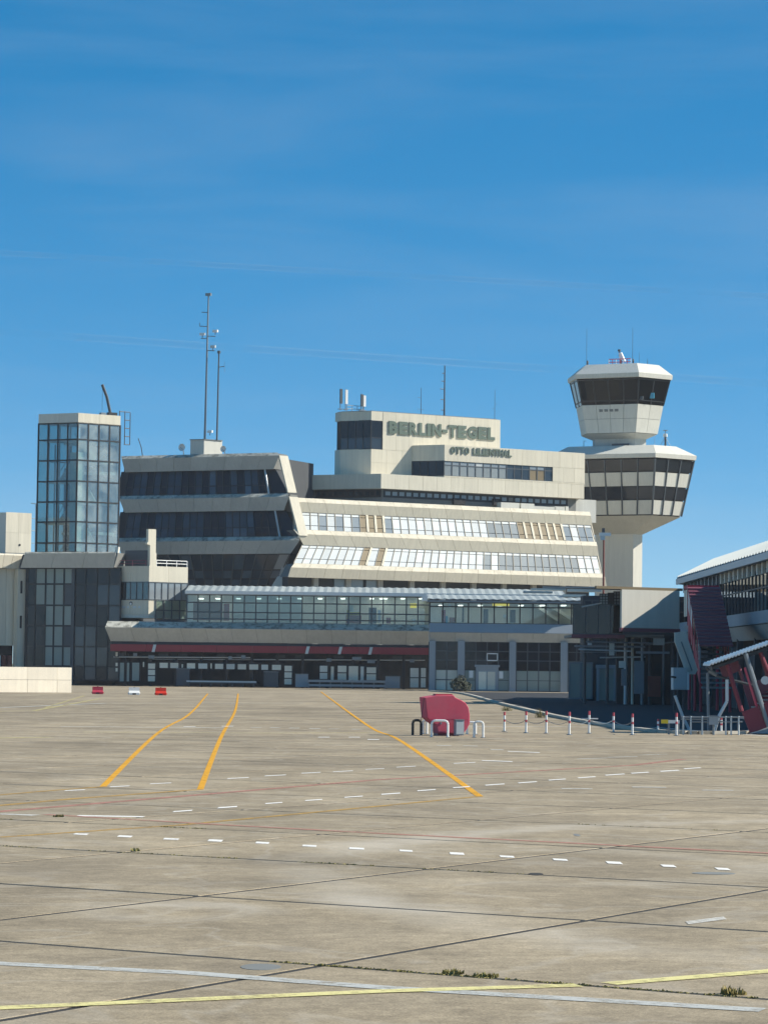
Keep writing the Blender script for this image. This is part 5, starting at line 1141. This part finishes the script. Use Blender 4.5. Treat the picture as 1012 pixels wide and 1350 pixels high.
p = FV.P(1008, 897, -.02); MB().tube(p, p + Vector((0, .1, 0)), .17, n=14).build('lamp', 'pale_metal', v, FV)
for i in range(9):
    p = FV.P(982 + i * 5, 947 - i * 5, .3); MB().box(p.x, p.x + .35, .3, DEP - .3, p.z - .05, p.z).build('tread', 'steel', v, FV)
for x in (FV.X(995, 968), FV.X(1025, 968)): MB().tube((x, .1, .12), (x, .25, .12), .12, n=14).build('wheel', 'black', v, FV)
# ------------------------------------------------------------------ striped bollards with chains, fence and barrier by the kerb
BOL = [(664.5, 938.6, 964.5, 'beside the red hood'), (693, 938, 966.5, 'second from the red hood'), (719.6, 937.6, 967, 'third from the red hood, by the tall weed'), (750, 938.6, 969, 'fourth from the red hood'), (776, 937.6, 967, 'fifth from the red hood, with a cross arm'), (808, 939.6, 965.5, 'sixth from the red hood'), (833, 941, 969, 'seventh from the red hood'), (866.7, 948, 965.5, 'shorter and left of the yellow barrier'), (891, 940, 970, 'behind the yellow barrier beam'), (950, 945, 968, 'close to the red mobile stair')]
tops = []
for i, (px_, y0, y1, wh) in enumerate(BOL):
    p = gp(px_, y1); F = Fr(O=(p.x, p.y, 0), phi=0); h = (y1 - y0) * p.y / FPX
    o = thing('striped_bollard', 'red and white striped bollard ' + wh, 'bollard', F, 'striped bollards along the kerb')
    r_ = .043; ks = [0, .5, .62, .82, 1]
    for k_ in range(4): MB().tube((0, 0, h * ks[k_] + .002), (0, 0, h * ks[k_ + 1]), r_, n=12).build('band', ('white_paint', 'red_faded', 'white_paint', 'red_faded')[k_], o, F)
    MB().tube((0, 0, 0), (0, 0, .03), .11, n=12).build('foot', 'steel', o, F)
    if i == 4: MB().tube((-.35, 0, h * .66), (.35, 0, h * .66), .025, n=6).build('cross_arm', 'pale_metal', o, F)
    tops.append((p, h))
for i in range(6):
    (p, h), (q_, h2) = tops[i], tops[i + 1]; P = []
    for k_ in range(9): t = k_ / 8; P.append((lerp(p.x, q_.x, t), lerp(p.y, q_.y, t), lerp(h, h2, t) * .62 - .16 * 4 * t * (1 - t)))
    o = MB().path(P, .012, n=5).build('chain', 'steel', None, GROUND); tag(o, 'sagging chain between the %s and %s striped bollards' % (('first', 'second', 'third', 'fourth', 'fifth', 'sixth')[i], ('second', 'third', 'fourth', 'fifth', 'sixth', 'seventh')[i]), 'chain', 'chains between the bollards')
FF = Fr(915, 108, 0, py=955)
o = thing('barrier_beam', 'yellow and white barrier beam on two short posts near the kerb', 'barrier', FF)
xa, xm, xb = FF.X(871, 951), FF.X(880, 951), FF.X(895, 951); zc = FF.Z(880, 951.5)
MB().box(xa, xm, -.05, .05, zc - .07, zc + .08).build('yellow_end', 'yellow_paint', o, FF); MB().box(xm, xb, -.045, .045, zc - .06, zc + .065).build('beam', 'white_paint', o, FF)
for x in (FF.X(881, 960), FF.X(893, 960)): MB().tube((x, 0, 0), (x, 0, zc - .06), .045).build('post', 'steel', o, FF)
o = thing('metal_fence', 'low galvanised rail fence between yellow barrier and red mobile stair', 'fence', FF)
for (a_, b_, y0) in ((897, 980, 945.5), (909, 978, 951.5), (897, 932, 948)): MB().tube(FF.P(a_, y0, .3), FF.P(b_, y0, .3), .03, n=6).build('rail', 'steel', o, FF)
for px_ in (900, 910, 925, 956, 963, 973): MB().tube((FF.X(px_, 960, .3), .3, 0), (FF.X(px_, 960, .3), .3, FF.Z(px_, 944, .3)), .035, n=6).build('post', 'pale_metal', o, FF)
o = thing('meter_box', 'small blue grey box on a post in front of the rail fence', 'box', FF)
xa, za = FF.loc(935, 945, -.2); xb, zb = FF.loc(946, 955.5, -.2); MB().box(xa, xb, -.2, .1, zb, za).build('box', 'grey_blue', o, FF); MB().tube(((xa + xb) / 2, -.05, 0), ((xa + xb) / 2, -.05, zb), .05).build('post', 'steel', o, FF); MB().box(xa - .02, xb + .02, -.23, .13, za + .002, za + .04).build('lid', 'steel', o, FF)

# ------------------------------------------------------------------ red hood with its guard hoops
FO = Fr(590, 101.5, 14, py=970)
hd = thing('red_hood', 'red rounded equipment hood standing on the apron among hoops', 'hood', FO)
prf = [(560, 919.5), (575, 917), (598, 916.5), (600, 919.5), (608, 923), (614, 927), (617.5, 933), (619, 941), (619, 954), (615.5, 961), (611, 967), (577, 966.5), (575.5, 956), (568, 951), (563, 946)]
P = [(FO.X(*p), FO.Z(*p)) for p in prf]
me = MB().ey(P, 0, .85).mesh('shell', 'red_hood')
bm = bmesh.new(); bm.from_mesh(me); bmesh.ops.bevel(bm, geom=[e for e in bm.edges if abs(e.verts[0].co.y - e.verts[1].co.y) < .01], offset=.03, segments=3, affect='EDGES', profile=.5); bm.to_mesh(me); bm.free()
newobj('shell', me, FO.M, hd)
xs2 = [p[0] for p in P]; MB().box(FO.X(578, 968) , FO.X(606, 968), .1, .75, 0, FO.Z(590, 966)).build('plinth', 'red_corr', hd, FO)
MB().tube((FO.X(559, 921), .05, FO.Z(559, 921)), (FO.X(555.5, 949), .05, FO.Z(555.5, 949)), .012, n=5).build('cord', 'dark_frame', hd, FO)
MB().box(FO.X(576, 917), FO.X(598, 917), .2, .6, FO.Z(590, 917), FO.Z(590, 915)).build('top_cap', 'red_paint', hd, FO)
xh0, xh1 = FO.X(572, 940), FO.X(612, 940)
MB().box(FO.X(564, 948), FO.X(617, 948), -.006, .02, FO.Z(590, 948.3), FO.Z(590, 948.0)).build('seam', 'red_paint', hd, FO)
for px_ in (580, 604): MB().box(FO.X(px_, 953), FO.X(px_, 953) + .05, -.03, .02, FO.Z(590, 955), FO.Z(590, 952)).build('latch', 'steel', hd, FO)
o = thing('grey_cabinet', 'small grey cabinet right in front of the red hood', 'cabinet', FO)
xa, xb = FO.X(600.5, 960, -.4), FO.X(611.5, 960, -.4); zt3 = FO.Z(606, 949.5, -.4)
MB().box(xa, xb, -.4, -.12, .03, zt3).build('body', 'grey_blue', o, FO); MB().box(xa + .02, xb - .02, -.415, -.4, .08, zt3 - .05).build('door', 'pale_metal', o, FO); MB().box(xa - .02, xb + .02, -.43, -.1, zt3 + .002, zt3 + .03).build('lid', 'steel', o, FO)
def hoop(pxa, pxb, pyt, pyb, m, label, yy=-.6, r_=.042):
    p = gp((pxa + pxb) / 2, pyb); F = Fr(O=(p.x, p.y, 0), phi=0); xa, xb = F.X(pxa, pyb) + r_, F.X(pxb, pyb) - r_; z = F.Z((pxa + pxb) / 2, pyt); c = min(.13, (xb - xa) / 3)
    o = thing('guard_hoop', label, 'guard hoop', F, 'guard hoops around the red hood')
    arc = lambda cx, s: [(cx + s * c * math.cos(R(180 - t)) * 1 if False else cx, 0, 0) for t in ()]
    P = [(xa, 0, 0), (xa, 0, z - c)] + [(xa + c - c * math.cos(R(t)), 0, z - c + c * math.sin(R(t))) for t in (30, 60, 90)] + [(xb - c + c * math.sin(R(t)), 0, z - c + c * math.cos(R(t))) for t in (0, 30, 60)] + [(xb, 0, z - c), (xb, 0, 0)]
    MB().path(P, r_, n=8).build('tube', m, o, F)
    for x in (xa, xb): MB().box(x - .09, x + .09, -.09, .09, 0, .015).build('foot_plate', 'steel', o, F)
hoop(567, 591.5, 950, 972, 'white_paint', 'white guard hoop in front of the red hood'); hoop(542, 556.5, 949.5, 969.5, 'dark_frame', 'dark guard hoop left of the red hood', r_=.05); hoop(623, 638, 951.5, 972.5, 'white_paint', 'white guard hoop at right of the red hood, nearest the bollards'); hoop(614, 628, 952, 968, 'white_paint', 'white guard hoop behind the grey cabinet', r_=.04); hoop(556, 564, 950, 968, 'white_paint', 'narrow white guard hoop between dark hoop and hood')

# ------------------------------------------------------------------ masts and roof gear
def pole(o, F, pa, pb, yy, r0, r1, m='steel', name='pole'): MB().tube(F.P(*pa, yy), F.P(*pb, yy), r0, r1, n=8).build(name, m, o, F)
FM = Fr(272, 356, -24, py=590)
o = thing('roof_hut', 'small pale hut on the roof of the shaded wing', 'hut', FM)
FMr = FM.floor((FM.X(269, 590), 0, 0), 36)
xl_ = FM.X(251, 590); zt4, zb4 = FM.Z(260, 579), FM.Z(260, 604); xr_ = FM.X(269, 590); w4 = FMr.X(293, 590)
pR = FM.I @ (FMr.M @ Vector((w4, 0, 0)))
MB().ez([(xl_, 0), (xr_, 0), (pR.x, pR.y), (pR.x + xl_ - xr_, pR.y)], max(zb4 - .2, W1TOP - .3), zt4 - .1).build('walls', 'white_panel', o, FM)
MB().ez([(xl_ - .1, -.1), (xr_ + .05, -.1), (pR.x + .1, pR.y - .05), (pR.x + xl_ - xr_, pR.y + .1)], zt4 - .098, zt4).build('roof', 'concrete_dark', o, FM)
ms = thing('antenna_mast', 'tall steel antenna mast with cameras on the small roof hut', 'mast', FM)
pole(ms, FM, (270, 580), (275, 390), 1.0, .16, .09); MB().box(FM.X(271.5, 388, 1), FM.X(278.5, 388, 1), .85, 1.15, FM.Z(275, 390, 1), FM.Z(275, 386.5, 1)).build('top_cap', 'steel', ms, FM)
for (x0_, x1_, y0) in ((266, 274, 411.5), (263.5, 274, 430), (265, 274, 446), (273, 284, 443), (273, 283, 462)): MB().tube(FM.P(x0_, y0, 1), FM.P(x1_, y0 + .5, 1), .05, n=6).build('arm', 'mid_frame', ms, FM)
MB().tube(FM.P(263.5, 430, 1), FM.P(263.3, 425.5, 1), .04, n=6).build('arm', 'mid_frame', ms, FM)
for (x0_, y0, m) in ((284, 436.5, 'white_paint'), (267, 440.5, 'white_paint'), (281, 457, 'pale_metal'), (277, 569, 'white_paint')):
    p = FM.P(x0_, y0, .9); MB().box(p.x - .35, p.x + .35, .75, 1.05, p.z - .16, p.z + .16).build('camera', m, ms, FM); MB().tube((p.x, .9, p.z - .5), (p.x, .9, p.z - .16), .05, n=6).build('bracket', 'mid_frame', ms, FM)
ms = thing('antenna_mast', 'shorter dark antenna mast right of the tall one', 'mast', FM)
pole(ms, FM, (286, 580), (288.7, 465), 1.6, .12, .09, 'mid_frame'); MB().tube(FM.P(288.7, 466, 1.6), FM.P(288.7, 462.5, 1.6), .22, n=10).build('top_cap', 'mid_frame', ms, FM)
MB().tube(FM.P(288, 484, 1.6), FM.P(296, 483, 1.6), .05, n=6).build('arm', 'steel', ms, FM); MB().tube(FM.P(296, 490, 1.6), FM.P(296, 477, 1.6), .02, n=5).build('whip', 'steel', ms, FM)
def dish(px_, py_, F, yy, r_, label):
    p = F.P(px_, py_, yy); o = thing('satellite_dish', label, 'dish', F, p=(p.x, p.y, p.z)); mb = MB(); rings = 4; n = 14; P = [(0, .12, 0)]
    V = [(p.x, p.y + .15, p.z)]; Fc = []
    for k_ in range(1, rings + 1):
        for i in range(n): t = 2 * math.pi * i / n; rr_ = r_ * k_ / rings; V.append((p.x + rr_ * math.cos(t), p.y + .15 - .3 * (k_ / rings) ** 2, p.z + rr_ * math.sin(t)))
    for i in range(n): Fc.append((0, 1 + i, 1 + (i + 1) % n))
    for k_ in range(rings - 1):
        for i in range(n): a_ = 1 + k_ * n; Fc.append((a_ + i, a_ + (i + 1) % n, a_ + n + (i + 1) % n, a_ + n + i))
    MB().pts(V, Fc).build('reflector', 'white_paint', o, F); MB().tube((p.x, p.y + .2, p.z), (p.x + .1, p.y + .3, p.z - r_ - .6), .06).build('stand', 'steel', o, F); MB().tube((p.x, p.y - .5, p.z), (p.x, p.y + .1, p.z - r_ * .6), .03, n=5).build('feed_arm', 'steel', o, F)
dish(240.5, 590, FM, .5, .5, 'white satellite dish left of the roof hut'); dish(295, 592, FM, .8, .42, 'white satellite dish right of the roof hut')
o = thing('thin_antenna', 'thin curved antenna rod between stair tower and shaded wing roof', 'antenna', FM); MB().path([FM.P(a_, b_, .6) for a_, b_ in ((188.5, 604), (186.5, 590), (182.5, 578))], .06, n=6).build('rod', 'mid_frame', o, FM); MB().tube(FM.P(188.5, 604, .6), FM.P(188.4, 600, .6), .12).build('foot', 'steel', o, FM)
# panel antennas on the sign block corner
for i, (px_, y0, y1, m) in enumerate(((449.5, 512, 544, 'mid_frame'), (456.5, 513, 544, 'white_paint'), (477, 519, 544, 'mid_frame'), (480.3, 520.5, 544, 'white_paint'))):
    yy = YS + 1.2; F = FU; x = F.X(px_, 530, yy); z1, z0 = F.Z(px_, y0, yy), zg1
    o = thing('panel_antenna', ('dark panel antenna at the left corner of sign block roof', 'white panel antenna second from the left on sign block roof', 'dark panel antenna third from the left on sign block roof', 'white panel antenna nearest the big lettering on sign block roof')[i], 'antenna', F, 'panel antennas on the sign block', p=(x, yy, z0))
    MB().tube((x, yy + .2, z0), (x, yy + .2, z1), .06, n=6).build('pole', 'steel', o, F); MB().box(x - .17, x + .17, yy - .1, yy + .12, lerp(z0, z1, .3), z1 - .1).build('panel', m, o, F); MB().box(x - .3, x + .3, yy + .05, yy + .35, z0 + .1, z0 + .2).build('foot', 'steel', o, F)
xa, xb = FU.X(457, 540, YS + 1.6), FU.X(478, 540, YS + 1.6); o = thing('roof_railing', 'small steel railing between the panel antennas', 'railing', FU, p=(xa, YS + 1.6, zg1))
for h in (.3, .75): MB().tube((xa, YS + 1.6, zg1 + h), (xb, YS + 1.6, zg1 + h), .04, n=5).build('rail', 'steel', o, FU)
for t in (0, .33, .66, 1): MB().tube((lerp(xa, xb, t), YS + 1.6, zg1), (lerp(xa, xb, t), YS + 1.6, zg1 + .8), .04, n=5).build('post', 'steel', o, FU)
def mast(F, px_, y0, y1, yy, r_, arms, label, m='mid_frame', zbase=None):
    a_, b_ = F.P(px_, y1, yy), F.P(px_, y0, yy); a_.x = b_.x
    if zbase is not None: a_.z = zbase
    o = thing('antenna_mast', label, 'mast', F, p=tuple(a_)); MB().tube(a_, b_, r_, r_ * .6, n=6).build('pole', m, o, F)
    for (t, l_, s) in arms: z = lerp(a_.z, b_.z, t); MB().tube((a_.x + (0 if s > 0 else -l_), yy, z), (a_.x + (l_ if s > 0 else 0), yy, z), r_ * .45, n=5).build('arm', m, o, F)
    MB().tube(a_, a_ + Vector((0, 0, .25)), r_ * 2, n=8).build('foot', 'steel', o, F)
mast(FU, 555, 511, 546, YS + 2.5, .05, [(.25, .6, -1), (.25, .4, 1), (.65, .6, -1)], 'thin antenna with cross arms above middle of the large lettering', zbase=zg1)
mast(FU, 586, 482, 548, YS + 2.5, .13, [(.15, .5, -1), (.35, .6, -1), (.55, .7, -1), (.7, .5, -1), (.85, .4, -1)], 'thick dark ribbed antenna mast above the large lettering', zbase=zg1)
mast(FU, 652, 514, 552, YS + 2.5, .04, [(.4, .5, -1), (.55, .4, 1)], 'thin antenna at right end of sign block roof', zbase=zg1)
# tower roof gear
zr_ = zz(482.5)
o = thing('roof_radar', 'white tilted radar head on red railed platform atop control tower', 'radar', FT, p=(0, 0, zr_))
p = FT.P(818, 470, 0)
MB().tube((p.x, 0, zr_ - .2), (p.x, 0, p.z), .14).build('post', 'mid_frame', o, FT); MB().loft([(p.x - .1, -.3, p.z - .5), (p.x + .7, -.3, p.z - .7), (p.x + .7, .3, p.z - .7), (p.x - .1, .3, p.z - .5)], [(p.x - .3, -.25, p.z + .5), (p.x + .1, -.25, p.z + .6), (p.x + .1, .25, p.z + .6), (p.x - .3, .25, p.z + .5)]).build('head', 'white_paint', o, FT); MB().box(p.x - .45, p.x - .1, -.2, .2, p.z + .75, p.z + 1.05).build('sensor', 'mid_frame', o, FT); MB().tube((p.x - .3, 0, p.z), (p.x - .28, 0, p.z + .8), .08).build('stem', 'mid_frame', o, FT)
o = thing('platform_railing', 'red and white railing around the tower top platform', 'railing', FT, p=(0, 0, zr_))
xa, xb = FT.X(802, 478, -1.5), FT.X(831, 478, -1.5)
for h in (.1, .55, 1.0): MB().tube((xa, -1.5, zr_ + h), (xb, -1.5, zr_ + h), .06, n=6).build('rail', 'red_hood', o, FT)
for t in even(6): MB().tube((lerp(xa, xb, t), -1.5, zr_ - .1), (lerp(xa, xb, t), -1.5, zr_ + 1), .06, n=6).build('post', 'red_hood' if int(t * 6) % 2 else 'white_paint', o, FT)
for (px_, y0, r_, lb) in ((773, 433, .035, 'hair thin whip antenna at left of tower roof'), (833.5, 432, .04, 'hair thin whip antenna beside red railing on tower roof'), (842, 464, .03, 'short pale whip antenna right of centre on tower roof'), (853, 473, .05, 'stubby antenna at right of tower roof')): mast(FT, px_, y0, 483, -1.0, r_, [], lb, zbase=zr_ - .1)
for (px_, lb) in ((774, 'dark obstruction lamp at left end of tower roof'), (834, 'dark obstruction lamp beside red railing')):
    p = FT.P(px_, 478, -.6); o = thing('obstruction_lamp', lb, 'lamp', FT, p=(p.x, p.y, zr_)); MB().tube((p.x, p.y, zr_ - .1), (p.x, p.y, zr_ + .7), .12).build('stem', 'dark_frame', o, FT); MB().tube((p.x, p.y, zr_ + .7), (p.x, p.y, zr_ + 1.05), .17, .1).build('lens', 'mid_frame', o, FT)
zd_r = zz(590)
o = thing('weather_mast', 'grey sensor mast with round head on the drum roof of the tower', 'mast', FT, p=(0, 0, zd_r)); p = FT.P(876.5, 576, -.4)
MB().tube((p.x, p.y, zd_r - .9), (p.x, p.y, p.z), .16).build('post', 'mid_frame', o, FT); MB().tube((p.x, p.y, p.z), (p.x, p.y, p.z + .45), .34, .3, n=12).build('head', 'pale_metal', o, FT); MB().tube((p.x, p.y, p.z + .9), (p.x, p.y, p.z + .98), .35, n=12).build('top_disc', 'steel', o, FT); MB().tube((p.x, p.y, p.z + .4), (p.x, p.y, p.z + .9), .05).build('stem', 'steel', o, FT)
for s in (-1, 1): MB().tube((p.x, p.y, p.z), (p.x + s * 1.0, p.y - .2, zd_r - .3), .03, n=5).build('guy_wire', 'steel', o, FT)
mast(FT, 769, 581, 591, -2.6, .06, [(.95, .4, 1)], 'small lamp arm at left of the tower neck', zbase=zd_r - .2); mast(FT, 862.5, 566, 590, -1.2, .03, [], 'thin pale whip antenna between neck and sensor mast', zbase=zd_r - .4, m='pale_metal')
# brown lamp post in front of the sunlit facade end
FLP = Fr(796, 296, 0, py=750)
o = thing('lamp_post', 'slim rust brown lamp post with white floodlight in front of tower shaft', 'lamp post', FLP)
x = FLP.X(795, 760); zt5 = FLP.Z(795, 706)
MB().tube((x, 0, 0), (x, 0, zt5), .14, .1).build('pole', 'rust_pole', o, FLP); MB().box(x - .5, x + .75, -.25, .25, zt5 - .05, zt5 + .3).build('floodlight', 'white_paint', o, FLP); MB().box(x - .2, x + .1, -.15, .15, zt5 + .302, zt5 + .8).build('sensor', 'mid_frame', o, FLP); MB().box(x - .4, x + .1, -.2, .2, zt5 - .5, zt5 - .06).build('bracket', 'pale_metal', o, FLP)
# ------------------------------------------------------------------ weeds
mat('grass', '827B4A', .9, .3, 3, rnd=.2); mat('grass_dry', '8C7F4A', .9, .3, 3, rnd=.2)
def tuft(mb, p, r_, h, n, rnd):
    for i in range(n):
        a_ = rnd.random() * 6.28; d = rnd.random() ** .6 * r_; x, y = p.x + d * math.cos(a_), p.y + d * math.sin(a_); hh = h * rnd.uniform(.4, 1); w_ = .012 * rnd.uniform(.7, 1.6); t = rnd.random() * 6.28; lx_, ly_ = math.cos(t), math.sin(t); l_ = hh * rnd.uniform(.1, .7)
        mb.pts([(x - w_ * lx_, y - w_ * ly_, 0), (x + w_ * lx_, y + w_ * ly_, 0), (x + l_ * ly_ * .5 + w_ * .6 * lx_, y - l_ * lx_ * .5 + w_ * .6 * ly_, hh * .6), (x + l_ * ly_, y - l_ * lx_, hh)], [(0, 1, 2), (0, 2, 3)])
rw = random.Random(11)
for (px_, py_, r_, h, n, lb, m) in ((596, 1283.5, .09, .04, 90, 'dark green weed clump in the joint left of the other clump', 'grass'), (641, 1287.5, .1, .035, 90, 'low green weed clump in the joint near the yellow line', 'grass'), (966, 1311, .1, .07, 70, 'dry grass tuft at lower right beside the grey line', 'grass_dry'), (712, 946, .3, .55, 60, 'tall dry weed growing at the kerb', 'grass_dry'), (668, 937, .35, .35, 60, 'short green weed at the kerb behind the first bollard', 'grass'), (78, 1077, .1, .05, 40, 'small weed on the left in the pink line joint', 'grass'), (179, 1122, .07, .06, 30, 'small weed in the joint at left', 'grass')):
    mb = MB(); p = gp(px_, py_); tuft(mb, p, r_, h, n, rw); o = mb.build('weed', m, None, GROUND); tag(o, lb, 'weed')
mb = MB()
for (pts, dens) in ((((500, 1277), (753, 1298)), 60), (((753, 1298), (990, 1318)), 45), (((350, 1266), (500, 1277)), 40), (((170, 1122), (330, 1131)), 30), (((400, 1135.5), (500, 1141)), 26), (((240, 1087), (290, 1091)), 30), (((560, 1144), (690, 1152)), 14), (((0, 1075), (60, 1079)), 10), (((800, 1081), (1000, 1090)), 12), (((0, 1115), (160, 1122)), 16)):
    a_, b_ = gp(*pts[0]), gp(*pts[1])
    for i in range(dens):
        t = rw.random(); p = a_.lerp(b_, t)
        # snap to the nearest A joint
        off = p.dot(eB); kk = round((off - OA) / PA); p = p + eB * (OA + kk * PA - off); tuft(mb, p, .04, rw.uniform(.006, .02), rw.randint(3, 9), rw)
o = mb.build('joint_grass', 'grass', None, GROUND); o['kind'] = 'stuff'; o['label'] = 'sparse low grass growing along the apron joints'; o['category'] = 'grass'
# dark shrub by the lobby entrance and weeds along the lobby wall
FSH = Fr(607, 299, 0, py=905); mb = MB(); rs = random.Random(4)
def leaves(mb, c, rx, rz, n, rnd, size=.16):
    for i in range(n):
        while True:
            q_ = Vector((rnd.uniform(-1, 1), rnd.uniform(-1, 1), rnd.uniform(-1, 1)))
            if .3 < q_.length < 1: break
        p = Vector((c[0] + q_.x * rx, c[1] + q_.y * rx, c[2] + q_.z * rz)); a_ = Vector((rnd.gauss(0, 1), rnd.gauss(0, 1), rnd.gauss(0, 1))).normalized(); b_ = a_.orthogonal().normalized(); s = size * rnd.uniform(.6, 1.3)
        mb.pts([p - a_ * s, p + b_ * s * .45, p + a_ * s, p - b_ * s * .45], [(0, 1, 2, 3)])
o = thing('shrub', 'dark rounded shrub beside the gate lobby entrance', 'shrub', FSH)
leaves(mb, (-.25, 0, .75), .95, .75, 420, rs); leaves(mb, (.5, .1, .55), .7, .55, 260, rs); leaves(mb, (.05, 0, 1.35), .5, .5, 160, rs); mat('leaf', '2E3626', .8, .3, 2, rnd=.1); mb.build('crown', 'leaf', o, FSH); MB().tube((0, 0, 0), (0, 0, 1.1), .08, .04).build('stem', 'brown', o, FSH)

# ------------------------------------------------------------------ faint contrails, far off and high
def contrail_mat():
    m = bpy.data.materials.new('vapour'); m.use_nodes = True; n = m.node_tree.nodes; l = m.node_tree.links; n.remove(n['Principled BSDF'])
    tr = n.new('ShaderNodeBsdfTransparent'); df = n.new('ShaderNodeBsdfDiffuse'); df.inputs[0].default_value = (.9, .9, .9, 1)
    no = n.new('ShaderNodeTexNoise'); no.inputs['Scale'].default_value = .0012; no.inputs['Detail'].default_value = 5; g_ = n.new('ShaderNodeNewGeometry'); l.new(g_.outputs['Position'], no.inputs['Vector'])
    k = n.new('ShaderNodeMapRange'); k.inputs[1].default_value = .3; k.inputs[2].default_value = .7; k.inputs[3].default_value = .0; k.inputs[4].default_value = .07; l.new(no.outputs['Fac'], k.inputs[0])
    mx = n.new('ShaderNodeMixShader'); l.new(k.outputs[0], mx.inputs[0]); l.new(tr.outputs[0], mx.inputs[1]); l.new(df.outputs[0], mx.inputs[2]); l.new(mx.outputs[0], n['Material Output'].inputs[0]); MATS['vapour'] = m
contrail_mat()
for i, (a_, b_, r_) in enumerate((((-200, 322), (1250, 404), 44), ((-200, 424), (1250, 522), 60))):
    p, q_ = CO + ray(*a_) * 42000, CO + ray(*b_) * 42000
    o = MB().tube(p, q_, r_, n=10).build('contrail', 'vapour', None, GROUND); tag(o, ('higher faint white contrail streak across the blue sky', 'lower faint white contrail streak across the blue sky')[i], 'contrail', 'faint contrails')

# ------------------------------------------------------------------ added thin veil over the whole field, lifts the dark tones
hm = bpy.data.materials.new('haze'); hm.use_nodes = True; hn = hm.node_tree.nodes; hn.remove(hn['Principled BSDF'])
pv = hn.new('ShaderNodeVolumePrincipled'); pv.inputs['Color'].default_value = (.92, .95, 1, 1); pv.inputs['Density'].default_value = .00012; hm.node_tree.links.new(pv.outputs[0], hn['Material Output'].inputs['Volume']); MATS['haze'] = hm
o = MB().box(-400, 400, -60, 700, -1.2, 66).build('haze', 'haze', None, GROUND); o['kind'] = 'stuff'; o['label'] = 'added thin pale haze lifting the shadows over the whole airfield'; o['category'] = 'haze'
